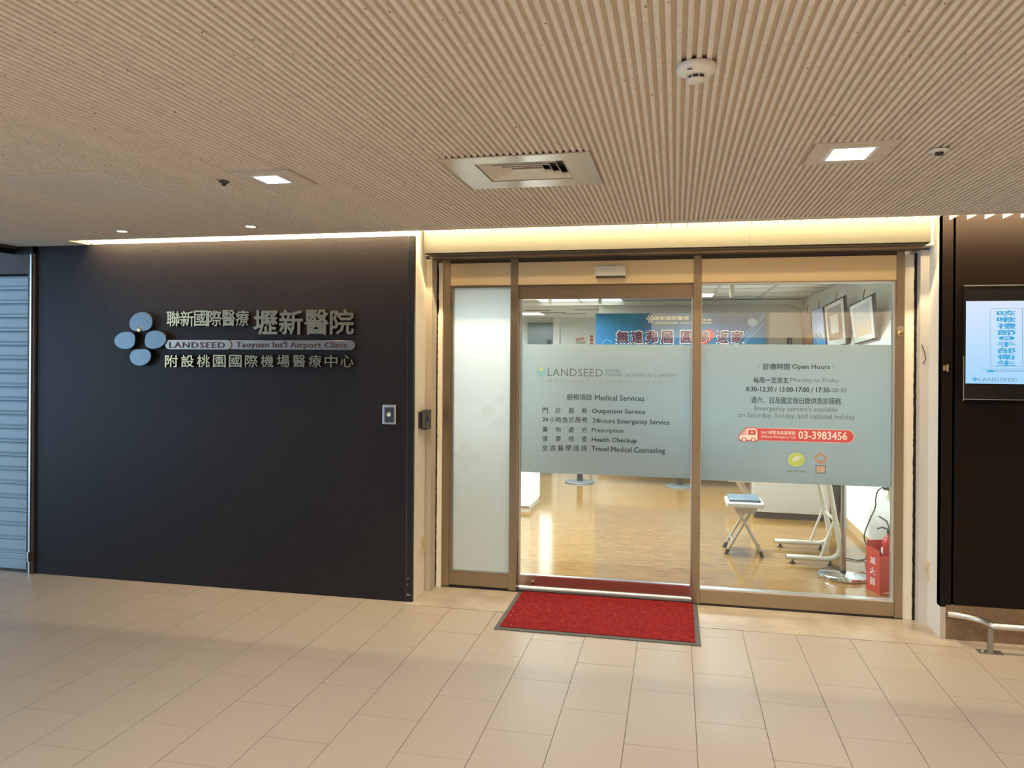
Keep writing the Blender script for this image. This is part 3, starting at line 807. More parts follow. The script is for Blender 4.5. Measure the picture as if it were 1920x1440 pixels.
# green badge and bronze ring emblem
p = atY(1493, 862, TY)
disc(p.x, p.z, 0.053, 0.046, TY - .0005, LIME, f2, 'badge_print')
pts = []
for k in range(24):
    a_ = 2 * math.pi * k / 24; pts.append((p.x + 0.002 + 0.027 * math.cos(a_) * (1 + .2 * math.sin(2 * a_)), p.z + 0.008 + 0.019 * math.sin(a_ + .4)))
MB().add([(x_, TY - .001, z_) for x_, z_ in pts], [tuple(range(24))]).build('badge_swirl', mat('print_pale_mint', (0.62, 0.70, 0.62), 0.6), f2)
for k in range(18):
    a_ = 2 * math.pi * k / 18; disc(p.x + 0.064 * math.cos(a_), p.z + 0.056 * math.sin(a_), 0.0028, 0.0025, TY - .0005, INKG, f2, 'dot_print', 8)
lpx('國品字第 認證', 1475.5, 1511, 881.5, 886, TY, INKG, f2)
p = atY(1538.5, 859.5, TY)


def ring(cx, cz, r0, r1, y, material, parent, name, sx=1.05):
    n_ = 28; vs = [(cx + sx * r * math.cos(2 * math.pi * k / n_), y, cz + r * math.sin(2 * math.pi * k / n_)) for r in (r0, r1) for k in range(n_)]
    return MB().add(vs, [(k, (k + 1) % n_, n_ + (k + 1) % n_, n_ + k) for k in range(n_)]).build(name, material, parent)


ring(p.x, p.z, 0.022, 0.035, TY, BRONZE, f2, 'emblem_ring'); strip_outline([(1537, 846), (1538.5, 849.5), (1540, 846)], 0.003, TY, BRONZE, f2, 'emblem_tip', False)
disc(p.x, p.z - 0.020, 0.010, 0.007, TY - .0004, BRONZE, f2, 'emblem_foot')
a = atY(1529, 872, TY); c = atY(1548.5, 888, TY)
B('plaque_print', INKG, a.x, TY - .0004, c.z, c.x, TY, a.z, f2); B('plaque_print', mat('print_dusty_pink', (0.55, 0.40, 0.33), 0.6), a.x + .006, TY - .0009, c.z + .006, c.x - .006, TY - .0004, a.z - .006, f2)

# sliding door
DY = 5.375
d1 = E('door_1'); struct(d1)
B('top_rail', STEEL, -1.087, DY - 0.02, 2.066, 0.117, DY + 0.03, ZH0 - 0.004, d1, 0.0015)
q = MB(); q.box(-1.086, DY - 0.02, 0.03, -1.074, DY + 0.03, 2.066); q.box(0.106, DY - 0.02, 0.03, 0.116, DY + 0.03, 2.066); q.build('stile', ALU, d1, 0.001)
B('bottom_rail', mat('door_rail_steel', (0.50, 0.40, 0.33), 0.28, 1.0), -1.086, DY - 0.015, 0.034, 0.116, DY + 0.03, 0.105, d1, 0.0015)
B('glazing_bead', ALU, -1.074, DY - 0.02, 0.105, 0.106, DY + 0.01, 0.113, d1)
B('pane', GLASS, -1.074, DY - 0.004, 0.113, 0.106, DY + 0.004, 2.066, d1)
FGD = DY - 0.006
f1 = film_rect(-1.074, 0.106, atY(1140, 891, FGD).z, atY(1140, 646, FGD).z, FGD, d1)
TY = FGD - 0.0015
MB().lathe((-0.977, DY - 0.015, 0.062), [(0.016, 0), (0.016, -0.012), (0.011, -0.014), (0, -0.014)], 20, 'y').build('lock_knob', mat('bronze_metal', (0.45, 0.33, 0.2), 0.25, 1.0), d1)
B('floor_track', ALU, -1.07, FY + 0.03, 0.003, 0.117, DY - 0.015, 0.022, d1)
bar(1057, 739, 749, TY, f1); bar(1213, 740, 751, TY, f1)
L1 = [('LANDSEED', 1027, 1130, 691, 705.5, INKG, 0, 1.05), ('CLINIC', 1135, 1165, 692, 698.5, INKG, 0, 1.0), ("TAIWAN TAOYUAN INT'L AIRPORT", 1135, 1268, 700, 706.5, INKG, 0, 1.08),
      ('聯新國際醫療壢新醫院桃園國際機場醫療中心', 1027, 1268, 711.5, 719, INKL, 0.004, 1.6),
      ('服務項目', 1062.5, 1108.5, 739, 750, INK, .004, 1), ('Medical Services', 1115.5, 1208, 741, 751.5, INK, .006, 1),
      ('Outpatient Service', 1110, 1209.5, 767, 778, INK, .008, 1), ('24hours Emergency Service', 1111, 1255.5, 785.5, 797.5, INK, .008, 1),
      ('Prescription', 1109.5, 1169, 803, 813.5, INK, .008, 1), ('Health Checkup', 1109.5, 1194, 820.5, 832, INK, .012, 1), ('Travel Medical Counseling', 1109, 1247, 838, 851, INK, .008, 1)]
for body, a, b2, c, d, mm, bo, sp in L1: lpx(body, a, b2, c, d, TY, mm, f1, bold=bo, spacing=sp)
for y0_, body in ((764.5, '門診服務'), (800, '藥物處方'), (817, '健康檢查')):
    for i, chh in enumerate(body):
        px = 1017 + i * 24.6; lpx(chh, px, px + 10, y0_ + 0.2 * i, y0_ + 10.5 + 0.2 * i, TY, INK, f1, bold=.002)
lpx('24', 1017, 1027.5, 782.5, 790.5, TY, INK, f1, bold=.01)
for i, chh in enumerate('小時急診服務'): lpx(chh, 1030 + i * 12.2, 1040.5 + i * 12.2, 782, 792.5, TY, INK, f1, bold=.002)
for i, chh in enumerate('旅遊醫學諮詢'): lpx(chh, 1016.5 + i * 14.7, 1027 + i * 14.7, 834.5, 845.5, TY, INK, f1, bold=.002)
for px, py, mm in ((1014.5, 692, LIME), (1009, 698.5, CYAN), (1020, 698.5, CYAN), (1014.5, 703.5, CYAN)):
    p = atY(px, py, TY); disc(p.x, p.z, 0.0125, 0.0105, TY, mm, f1)
# sensor box over the door
t = E('door_sensor'); B('housing', mat('sensor_housing', (0.85, 0.78, 0.62), 0.35, 0.0), -0.541, 5.255, 2.205, -0.33, FY + 0.004, 2.283, t, 0.005); B('window', BROWNM, -0.535, 5.252, 2.198, -0.336, 5.275, 2.212, t, 0.002)
rebase(t, (-0.435, 5.30, 2.205)); tag(t, 'small beige motion sensor box over the sliding door', 'sensor')
p = atY(1688, 625, FY)
t = E('cylinder_lock')
B('tape', mat('brown_tape', (0.22, 0.17, 0.13), 0.5), p.x - 0.018, FY - 0.001, p.z + 0.0, p.x + 0.018, FY, p.z + 0.045, t)
MB().lathe((p.x, FY, p.z - 0.004), [(0.020, 0), (0.020, -0.006), (0.012, -0.010), (0, -0.010)], 24, 'y').build('rosette', mat('brass', (0.55, 0.42, 0.2), 0.25, 1.0), t)
B('keyhole', BLACK, p.x - 0.002, FY - 0.0112, p.z - 0.008, p.x + 0.002, FY - 0.0098, p.z + 0.004, t)
rebase(t, p); tag(t, 'small round brass lock on the right-hand steel door jamb', 'lock')

# ================================================================ DOOR MAT
t = E('door_mat')
q = MB(); q.box(-1.068, 4.545, 0.0025, 0.156, 5.325, 0.0055); q.build('border', RUBBER, t, 0.001)
q = MB(); q.box(-1.068 + .03, 4.545 + .035, 0.0055, 0.156 - .03, 5.325 - 0.004, 0.011); q.build('carpet', RED, t, 0.002)
q = MB()
for _ in range(9):
    X, Y = random.uniform(-1.02, 0.1), random.uniform(4.6, 5.28); q.box(X, Y, 0.011, X + 0.003, Y + 0.003, 0.0125)
o = q.build('lint', INKW, t); o['kind'] = 'stuff'
t.location = (0, 0, 0); rebase(t, (-0.456, 4.935, 0.0)); tag(t, 'red carpet door mat with grey rubber border before the sliding door', 'mat')

# ================================================================ RIGHT DARK WALL
RY = 5.0
wr = struct(B('wall_right', DARKR, 1.606, RY, 0.205, 7.0, RY + 0.06, 2.80))
B('end_post', DARKR, 1.549, RY - 0.004, 0.19, 1.606, RY + 0.06, 2.80, wr)
B('end_foot', mat('pillar_foot_paint', (0.5, 0.43, 0.35), 0.5), 1.5495, RY - 0.006, 0.0, 1.578, RY + 0.06, 0.19, wr)
struct(B('baseboard_right', KICK, 1.5785, RY - 0.006, 0.0, 7.0, RY + 0.02, 0.203))
t = E('door_catch'); p = atY(1773, 690, RY)
B('plate', POLISH, p.x - 0.018, RY - 0.012, p.z - 0.016, p.x + 0.006, RY - 0.004, p.z + 0.016, t, 0.001); MB().tube([(p.x + 0.008, RY - 0.014, p.z - 0.022), (p.x + 0.008, RY - 0.014, p.z + 0.022)], 0.006, 12).build('hinge_barrel', POLISH, t)
rebase(t, (p.x, RY, p.z)); tag(t, 'small chrome hinge catch on the edge of the dark right wall', 'hinge')
# guard rail
t = E('guard_rail')
pts = [(1.585, 4.985, 0.152)]
for k in range(1, 9):
    a_ = k / 8 * math.pi / 2; pts.append((1.60 + 0.17 * math.sin(a_) ** 1.3, 4.985 - 0.165 * (1 - math.cos(a_)), 0.152))
pts += [(1.80, 4.82, 0.152), (4.6, 4.82, 0.152)]
MB().tube(pts, 0.0185, 16).build('rail', ALU, t)
RP = mat('rail_post_steel', (0.35, 0.33, 0.31), 0.4, 0.8)
for X in (1.755, 3.3, 4.55):
    B('post', RP, X - 0.016, 4.812, 0.004, X + 0.012, 4.828, 0.135, t); B('foot_plate', RP, X - 0.065, 4.79, 0.0, X + 0.06, 4.85, 0.005, t)
    MB().lathe((X - 0.04, 4.82, 0.005), [(0.008, 0), (0.008, 0.006), (0, 0.007)], 10).build('bolt', ALU, t)
rebase(t, (3.0, 4.82, 0)); tag(t, 'low steel tube guard rail in front of the right dark wall', 'rail')
# display
t = E('wall_display'); DX0, DX1 = 1.665, 2.75
YD = 4.955
sx0 = atY(1811, 640, YD - .001).x; zt = atY(1860, 564.5, YD).z; zb = atY(1860, 719.5, YD).z; ft = atY(1860, 535, YD).z; fb = atY(1860, 749, YD).z
fx0 = atY(1806, 640, YD).x; sx1 = sx0 + 0.87
B('bezel', mat('display_black', (0.012, 0.011, 0.011), 0.12), fx0 + 0.003, YD, fb, sx1 + 0.03, RY, ft, t, 0.002)
q = MB(); q.box(fx0, YD - 0.006, ft - 0.004, sx1 + 0.03, YD, ft + 0.003); q.box(fx0, YD - 0.006, fb - 0.012, fx0 + 0.003, YD, fb + 0.25); q.box(fx0 + 0.004, YD - 0.003, fb - 0.002, sx1 + 0.03, YD, fb + 0.001); q.build('steel_edge', ALU, t)
SCR = mat('screen_glow', (0.02, 0.02, 0.02), 0.3)
n, l, b_ = nodes(SCR); g = n.new('ShaderNodeNewGeometry'); sp_ = n.new('ShaderNodeSeparateXYZ'); mr = n.new('ShaderNodeMapRange'); mr.inputs[1].default_value = zb; mr.inputs[2].default_value = zt
rp = n.new('ShaderNodeValToRGB'); rp.color_ramp.elements[0].color = (0.34, 0.66, 0.95, 1); rp.color_ramp.elements[1].color = (0.66, 0.78, 0.98, 1)
l.new(g.outputs['Position'], sp_.inputs[0]); l.new(sp_.outputs[2], mr.inputs[0]); l.new(mr.outputs[0], rp.inputs[0]); l.new(rp.outputs[0], b_.inputs['Emission Color']); b_.inputs['Emission Strength'].default_value = 1.0
scr = B('screen', SCR, sx0, YD - 0.002, zb, sx1, YD + 0.001, zt, t)
TS = YD - 0.0026
SBL = mat('screen_text_blue', (0.0, 0.05, 0.1), 0.5, emis=(0.02, 0.32, 0.62), es=1.0); SGR = mat('screen_text_grey', (0, 0, 0), 0.5, emis=(0.16, 0.26, 0.34), es=1.0)
for i, chh in enumerate('咳嗽禮節'):
    lpx(chh, 1869, 1905, 582 + 12.0 * i, 592.5 + 12.0 * i, TS, SBL, scr, bold=.02)
p = atY(1887.5, 634, TS); disc(p.x, p.z, 0.042, 0.0125, TS, SBL, scr, 'oval_print'); lpx('與', 1880, 1895, 630.5, 637.5, TS - .0004, mat('screen_white', (0, 0, 0), .5, emis=(.6, .78, .95), es=1), scr)
for i, chh in enumerate('手部衛生'):
    lpx(chh, 1869, 1905, 640.5 + 11.8 * i, 650.5 + 11.8 * i, TS, SBL, scr, bold=.02)
strip_outline([(1856.5, 582), (1860, 578.5), (1916.5, 578), (1917.5, 687), (1857, 687)], 0.0015, TS, SGR, scr, 'line_print')
strip_outline([(1917.5, 578), (1960, 577.5), (1961, 688), (1917.8, 687)], 0.0015, TS, SGR, scr, 'line_print')
strip_outline([(1838, 692), (1960, 692)], 0.0018, TS, SBL, scr, 'line_print', False)
p = atY(1858, 696, TS); disc(p.x, p.z, 0.024, 0.006, TS, SBL, scr, 'oval_print')
lpx('衛生福利部疾病管制署', 1867, 1935, 694, 697.5, TS, SGR, scr)
lpx('LANDSEED', 1835, 1907, 708.5, 715, TS, SGR, scr, spacing=1.1)
for px, py in ((1828, 708.7), (1824.5, 711), (1831, 711), (1828, 713.3)):
    p = atY(px, py, TS); disc(p.x, p.z, 0.006, 0.0045, TS, SBL, scr)
rebase(t, (2.1, RY, fb)); tag(t, 'lit wall display with blue health notice on the dark right wall', 'display')

# ================================================================ CORRIDOR SHELL (behind and beside the camera)
struct(B('wall_opposite', mat('corridor_wall', (0.46, 0.38, 0.30), 0.6), -4.86, -3.4, 0, 7.0, -3.3, 2.6))
struct(B('wall_far_right', mat('corridor_wall', (0.46, 0.38, 0.30), 0.6), 7.0, -3.4, 0, 7.1, 5.06, 2.8))
o = B('backlit_sign_box', SIGNB, -0.42, -3.3, 2.03, 3.7, -3.18, 2.455); tag(o, 'long warm backlit sign box on the wall opposite the entrance', 'sign')

# ================================================================ CLINIC INTERIOR
RX_ = 1.68
struct(B('wall_clinic_right', INWALL, RX_, 5.45, 0, RX_ + 0.08, 11.1, 2.6))
struct(B('baseboard_clinic_right', BASEB, RX_ - 0.012, 5.46, 0, RX_, 11.0, 0.085))
struct(B('wall_clinic_back', mat('clinic_back_wall', (0.80, 0.78, 0.71), 0.6), -1.07, 11.0, 0, RX_, 11.1, 2.6))
struct(B('baseboard_clinic_back', BASEB, -1.07, 10.988, 0, RX_, 11.0, 0.085))
struct(B('wall_clinic_left', INWALL, -6.05, 5.45, 0, -6.0, 20.0, 2.6))
struct(B('wall_clinic_front', INWALL, -6.0, 5.42, 0, -1.70, 5.46, 2.8))
struct(B('wall_clinic_far', mat('clinic_far_wall', (0.78, 0.80, 0.78), 0.6), -6.0, 14.5, 0, -1.07, 14.6, 2.5))
struct(B('wall_clinic_side', INWALL, -1.07, 11.1, 0, -0.99, 14.6, 2.5))
ZG = 2.46
cg = struct(B('ceiling_clinic', mat('ceiling_tile_back', (0.55, 0.56, 0.53), 0.7), -6.0, 5.46, ZG + 0.02, RX_, 11.0, ZG + 0.05))
q = MB()
X = 1.68
while X > -6: q.box(X - 0.012, 5.46, ZG, X + 0.012, 11.0, ZG + 0.018); X -= 0.6
Y = 5.6
while Y < 11: q.box(-6, Y - 0.012, ZG + 0.0005, RX_, Y + 0.012, ZG + 0.018); Y += 0.6
q.build('grid', mat('ceiling_grid', (0.62, 0.63, 0.60), 0.5), cg)
lit = {(5, 8), (4, 8), (5, 7), (2, 7), (5, 2), (2, 2), (5, 5), (2, 4)}
CT = mat('ceiling_tile', (0.84, 0.86, 0.81), 0.8)
ctm = None; lpm = None
for i in range(9):
    for j in range(-1, 9):
        x1 = 1.68 - 0.6 * i - 0.013; x0 = x1 - 0.574; y0 = 5.6 + 0.6 * j + 0.013
        if y0 < 5.46: continue
        y1 = min(y0 + 0.574, 10.99)
        if (i, j) in lit:
            o = B('ceiling_light', EMC, x0, y0, ZG + 0.006, x1, y1, ZG + 0.016)
            tag(o, {(5, 8): 'leftmost square light panel of the far row in the clinic ceiling', (4, 8): 'second square light panel of the far row in the clinic ceiling',
                    (5, 7): 'square light panel one row nearer, at left of the clinic ceiling', (2, 7): 'square light panel right above the banner, one row nearer',
                    (5, 5): 'square light panel at mid depth, left half of the clinic ceiling', (2, 4): 'square light panel at mid depth, above the folding stool side',
                    (5, 2): 'square light panel near the shopfront, left half of the clinic', (2, 2): 'square light panel near the shopfront, right half of the clinic'}[(i, j)], 'light', 'square light panels in the clinic ceiling')
        else:
            B('ceiling_tile', CT, x0, y0, ZG + 0.010, x1, y1, ZG + 0.018, cg)
struct(B('ceiling_clinic_hall', mat('hall_ceiling', (0.80, 0.79, 0.74), 0.8), -6.0, 11.0, 2.41, -0.99, 14.6, 2.46))
for X, Y in ((-2.75, 11.9), (-2.55, 13.0)):
    o = B('ceiling_light', EMC, X - 0.3, Y - 0.3, 2.402, X + 0.3, Y + 0.3, 2.41); tag(o, 'square light panel of the far hall, nearer and further left' if Y < 12.5 else 'square light panel of the far hall, beside the dark glazed door', 'light', 'light panels of the far hall')
for X, Y in ((-2.15, 12.1), (-2.0, 12.7), (-1.7, 13.1), (-1.35, 12.0)):
    B('diffuser_slot', BROWNM, X - 0.2, Y - 0.03, 2.404, X + 0.2, Y + 0.03, 2.41).parent = bpy.data.objects['ceiling_clinic_hall']
# curved beam end at the back wall's top right
q = MB(); pts = [(1.68, 2.46), (1.25, 2.46)]
pts = [(RX_, ZG), (RX_, 2.24)] + [(1.40 + 0.27 * math.sin(a_), 2.24 + 0.16 * math.cos(a_)) for a_ in [math.pi / 2 - k * math.pi / 16 for k in range(9)]] + [(-1.06, 2.40), (-1.06, ZG)]
q.prism(pts, 10.85, 10.99); struct(q.build('trim_9', mat('beam_paint', (0.78, 0.76, 0.69), 0.7)))
# dark glazed door in the far wall
t = E('door_2'); struct(t)
xa, xb = atY(990, 620, 14.49).x, atY(1038, 620, 14.49).x
B('pane', mat('dark_glazing', (0.20, 0.25, 0.24), 0.25), xa, 14.46, 0.02, xb, 14.50, atY(1014, 605, 14.46).z, t); B('frame', PLASW, xb, 14.44, 0, xb + 0.12, 14.50, 2.41, t)
B('handle', BLKP, xb - 0.12, 14.44, 1.84, xb - 0.04, 14.46, 2.0, t)
# banner on its two posts
BY = 10.15
t = E('banner_stand')
bx0, bx1 = atY(1117, 600, BY).x, atY(1436, 600, BY).x; bz1 = atY(1280, 587, BY).z
bn = B('banner', BLUEB, bx0, BY, 0.30, bx1, BY + 0.02, bz1, t)
B('edge', mat('banner_edge', (0.12, 0.11, 0.10), 0.5), bx1, BY + 0.005, 0.30, bx1 + 0.04, BY + 0.05, bz1, t)
for px, py in ((1088, 903), (1275, 910.5)):
    p = atZ(px, py); fx = p.x
    B('post', BLKP, fx - 0.035, BY + 0.021, 0.012, fx + 0.04, BY + 0.05, 2.0 if fx > -1 else 0.34, t)
    MB().lathe((fx, BY + 0.03, 0.0), [(0.195, 0), (0.195, 0.012), (0.17, 0.02), (0.0, 0.022)], 40).build('foot', GREYP, t)
B('cross_bar', BLKP, -1.26, BY + 0.021, 0.30, bx1, BY + 0.05, 0.34, t)
TB = BY - 0.004
big = [('無', 1155, 1179), ('遠', 1182.5, 1206), ('弗', 1210, 1233.5), ('屆', 1238, 1262), ('圓', 1276, 1298.5), ('返', 1343.5, 1366), ('家', 1370.5, 1394.5)]
for chh, a, b2 in big:
    lpx(chh, a - 1.2, b2 + 1.2, 618.5, 645.5, TB + 0.002, INKW, bn, bold=.035); lpx(chh, a, b2, 620, 644, TB - .002, MAROON, bn, bold=.03)
p = atY(1319, 633, TB); hp = []
for k in range(36):
    a_ = 2 * math.pi * k / 36; hx = 16 * math.sin(a_) ** 3; hz = 13 * math.cos(a_) - 5 * math.cos(2 * a_) - 2 * math.cos(3 * a_) - math.cos(4 * a_); hp.append((p.x + hx * 0.0085, p.z + 0.01 + hz * 0.0085))
MB().prism(hp, TB - .001, TB + .003).build('heart_print', mat('heart_red', (0.42, 0.03, 0.03), 0.5), bn)
lpx('夢', 1307, 1331, 620, 645, TB - .003, INKW, bn, bold=.03); lpx('夢', 1308, 1330, 621, 644, TB - .005, MAROON, bn, bold=.02)
lpx('聯新國際醫療', 1226.5, 1292, 592.5, 600.5, TB, GOLDINK, bn, bold=.02); lpx('LANDSEED HEALTHCARE', 1226.5, 1334, 603.5, 607, TB, GOLDINK, bn, bold=.02)
lpx('集團', 1318, 1334, 597.5, 602, TB, GOLDINK, bn, bold=.02)
for px, py in ((1219, 592.5), (1215.5, 597.5), (1222.5, 597.5), (1219, 602.5)):
    p = atY(px, py, TB); disc(p.x, p.z, 0.024, 0.019, TB, INKW, bn); disc(p.x, p.z, 0.013, 0.010, TB - .001, SIGNINK, bn)
PALE = mat('print_pale_blue', (0.12, 0.38, 0.60), 0.6)
for y0_, y1_ in ((640, 592), (645, 605), (630, 588)): strip_outline([(1395, y0_), (1433, y1_)], 0.008, TB, PALE, bn, 'streak_print', False)
pc = atY(1138, 645, TB)
ring(pc.x, pc.z, 0.050, 0.056, TB, PALE, bn, 'ring_print')
p = atY(1411, 604, TB); disc(p.x, p.z, 0.06, 0.05, TB, mat('print_glow', (0.25, 0.42, 0.50), 0.6), bn, 'spot_print')
rebase(t, ((bx0 + bx1) / 2, BY, 0)); tag(t, 'wide blue event banner with maroon Chinese characters on round-footed posts', 'banner')
# posters by the far wall
PB = 12.0
t = E('poster'); a = atY(1078, 628, PB); c = atY(1099.5, 660, PB)
B('sheet', PLASW, a.x, PB, c.z - 0.3, c.x, PB + 0.01, a.z, t)
for k in range(3):
    p = atY(1082.5 + 5 * k, 637 - k, PB); ring(p.x, p.z, 0.012, 0.020, PB - .002, INKR, t, 'loop_print')
lpx('線上掛號服務', 1080, 1097, 641.5, 644, PB - .002, INK, t)
rebase(t, (a.x, PB, c.z)); tag(t, 'white notice with three red loops, left of the blue banner', 'poster')
B('poster_stand', GREYP, (a.x + c.x) / 2 - .02, PB + 0.01, 0, (a.x + c.x) / 2 + .02, PB + 0.03, c.z - 0.2, t)
t = E('vertical_notice'); a = atY(1105, 627, PB); c = atY(1113.5, 660, PB)
B('sheet', PLASW, a.x, PB, 0.9, c.x, PB + 0.01, a.z, t)
for i, chh in enumerate('服務台'):
    lpx(chh, 1106, 1112.5, 628.5 + 6.5 * i, 634 + 6.5 * i, PB - .002, INKR, t, bold=.04)
B('stand', GREYP, (a.x + c.x) / 2 - .01, PB + 0.01, 0, (a.x + c.x) / 2 + .01, PB + 0.03, 1.0, t)
rebase(t, (a.x, PB, 0)); tag(t, 'narrow white notice with red characters, at the left edge of the banner', 'poster')
# hangers from the ceiling
for px, Y, h in ((1031.5, 10.4, 0.07), (1125, 10.4, 0.07), (1372.5, 8.7, 0.135)):
    X = atY(px, 565, Y).x; o = MB().box(X - 0.022, Y - 0.02, ZG - h, X + 0.022, Y + 0.02, ZG).build('ceiling_hanger', mat('hanger_beige', (0.50, 0.48, 0.38), 0.5), None, 0.003)
    tag(o, {1031.5: 'short beige ceiling hanger between the left light panels', 1125: 'short beige ceiling hanger above the left end of the banner', 1372.5: 'longer beige ceiling hanger seen through the right window'}[px], 'hanger')
# pictures on the right wall, leaning out at the top


def art(name, stops, scale, seed):
    M = mat(name, (0.5, 0.5, 0.5), 0.7)
    n, l, b_ = nodes(M); g = n.new('ShaderNodeNewGeometry'); mp = n.new('ShaderNodeMapping'); mp.inputs['Scale'].default_value = (1, 3.0, 1.3); mp.inputs['Location'].default_value = (seed, seed * 2, 0)
    nz = n.new('ShaderNodeTexNoise'); nz.inputs['Scale'].default_value = scale; nz.inputs['Detail'].default_value = 5
    l.new(g.outputs['Position'], mp.inputs[0]); l.new(mp.outputs[0], nz.inputs['Vector'])
    sp_ = n.new('ShaderNodeSeparateXYZ'); l.new(g.outputs['Position'], sp_.inputs[0])
    mr = n.new('ShaderNodeMapRange'); mr.inputs[1].default_value = 1.65; mr.inputs[2].default_value = 2.15; l.new(sp_.outputs[2], mr.inputs[0])
    ma = n.new('ShaderNodeMath'); ma.operation = 'MULTIPLY_ADD'; ma.inputs[1].default_value = 0.9; l.new(nz.outputs['Fac'], ma.inputs[0]); 
    mb_ = n.new('ShaderNodeMath'); mb_.operation = 'SUBTRACT'; mb_.inputs[1].default_value = 0.45; l.new(mr.outputs[0], mb_.inputs[0]); l.new(mb_.outputs[0], ma.inputs[2])
    rp = n.new('ShaderNodeValToRGB'); l.new(ma.outputs[0], rp.inputs[0])
    els = rp.color_ramp.elements
    els[0].position = stops[0][0]; els[0].color = (*stops[0][1], 1); els[1].position = stops[-1][0]; els[1].color = (*stops[-1][1], 1)
    for p_, c_ in stops[1:-1]:
        e_ = els.new(p_); e_.color = (*c_, 1)
    l.new(rp.outputs[0], b_.inputs['Base Color'])
    return M


A4 = art('art_hills', [(0.2, (0.45, 0.42, 0.30)), (0.5, (0.62, 0.50, 0.38)), (0.8, (0.45, 0.47, 0.52))], 2, 1)
A3 = art('art_autumn', [(0.15, (0.05, 0.16, 0.17)), (0.35, (0.30, 0.33, 0.28)), (0.5, (0.50, 0.26, 0.15)), (0.65, (0.22, 0.12, 0.10)), (0.9, (0.35, 0.36, 0.38))], 9, 4)
A2 = art('art_lake', [(0.3, (0.02, 0.22, 0.60)), (0.45, (0.10, 0.40, 0.80)), (0.52, (0.45, 0.32, 0.18)), (0.62, (0.55, 0.65, 0.80)), (0.9, (0.35, 0.50, 0.80))], 5, 7)
A1 = art('art_purple', [(0.2, (0.07, 0.05, 0.10)), (0.4, (0.35, 0.15, 0.12)), (0.5, (0.70, 0.45, 0.25)), (0.6, (0.30, 0.17, 0.12)), (0.9, (0.38, 0.28, 0.25))], 10, 11)
FW = mat('picture_frame_white', (0.75, 0.76, 0.74), 0.4); FD = mat('picture_frame_dark', (0.04, 0.04, 0.042), 0.4)
PICS = [((1593, 573), (1637, 550), (1603, 646), (1644, 635), A4, 1, 'tilted framed landscape print on the clinic wall, nearest the window jamb'),
        ((1546, 573), (1583, 554), (1553, 652), (1589, 646), A3, 1, 'tilted framed autumn print on the clinic wall, second from the window jamb'),
        ((1521, 583), (1542, 576), (1525, 652), (1549, 648), A2, 0, 'bright blue lake print on the clinic wall, third from the window jamb'),
        ((1500, 592), (1519, 586), (1505, 652), (1524, 650), A1, 0, 'brown and purple print on the clinic wall, farthest from the window jamb')]
for tl_, tr_, bl_, br_, am, framed, lb in PICS:
    t = E('framed_picture')
    TLp, TRp = atX(*tl_, 1.50), atX(*tr_, 1.50); BLp, BRp = atX(*bl_, 1.655), atX(*br_, 1.655)
    # square it up: far/near edge depths averaged, top and bottom heights averaged
    yf = (TLp.y + BLp.y) / 2; yn = (TRp.y + BRp.y) / 2; lean = 0.0
    corners = [BLp, BRp, TRp, TLp]      # far-bottom, near-bottom, near-top, far-top
    nrm = (BRp - BLp).cross(TLp - BLp).normalized()
    if nrm.x > 0: nrm = -nrm

    def inset(f_, k_):
        c_ = sum(corners, Vector()) / 4
        return [c_ + (p_ - c_) * f_ + nrm * k_ for p_ in corners]

    def slab(f0, k0, k1):
        a_ = inset(f0, k0); b_ = inset(f0, k1)
        return MB().add(a_ + b_, [(0, 1, 2, 3), (7, 6, 5, 4), (0, 4, 5, 1), (1, 5, 6, 2), (2, 6, 7, 3), (3, 7, 4, 0)])
    slab(1.0, -0.02, 0.0).build('backing', FD, t)
    if framed:
        slab(0.99, 0.0, 0.006).build('dark_rim', FD, t); slab(0.93, 0.006, 0.009).build('white_border', FW, t)
        slab(0.87, 0.009, 0.0095).build('mat_board', mat('mat_board', (0.70, 0.72, 0.68), 0.6), t)
        c_ = inset(0.72, 0.0102); up = (TLp - BLp) * 0.04
        MB().add([p_ + up * (-1 if k < 2 else -1) * -0.6 for k, p_ in enumerate(c_)], [(0, 1, 2, 3)]).build('print', am, t)
    else: slab(0.98, 0.0, 0.002).build('print', am, t)
    mid_ = (TLp + TRp) / 2
    MB().tube([mid_ + Vector((0.02, 0, 0)), (mid_.x + 0.03, mid_.y, mid_.z + 0.09)], 0.0035, 6).build('hanging_wire', BLKP, t)
    rebase(t, (1.6, (yf + yn) / 2, BLp.z)); tag(t, lb, 'picture', 'pictures along the clinic wall')
t = E('small_framed_photo'); a = atY(1476.5, 634, 10.98); c = atY(1482, 655, 10.98)
B('frame', FD, a.x, 10.97, c.z, c.x + 0.02, 10.999, a.z, t); B('photo', mat('photo_blue', (0.2, 0.3, 0.4), 0.4), a.x + 0.015, 10.965, c.z + 0.02, c.x + 0.005, 10.971, a.z - 0.02, t)
rebase(t, (a.x, 10.98, c.z)); tag(t, 'small dark framed photo on the back wall between banner and pictures', 'picture')

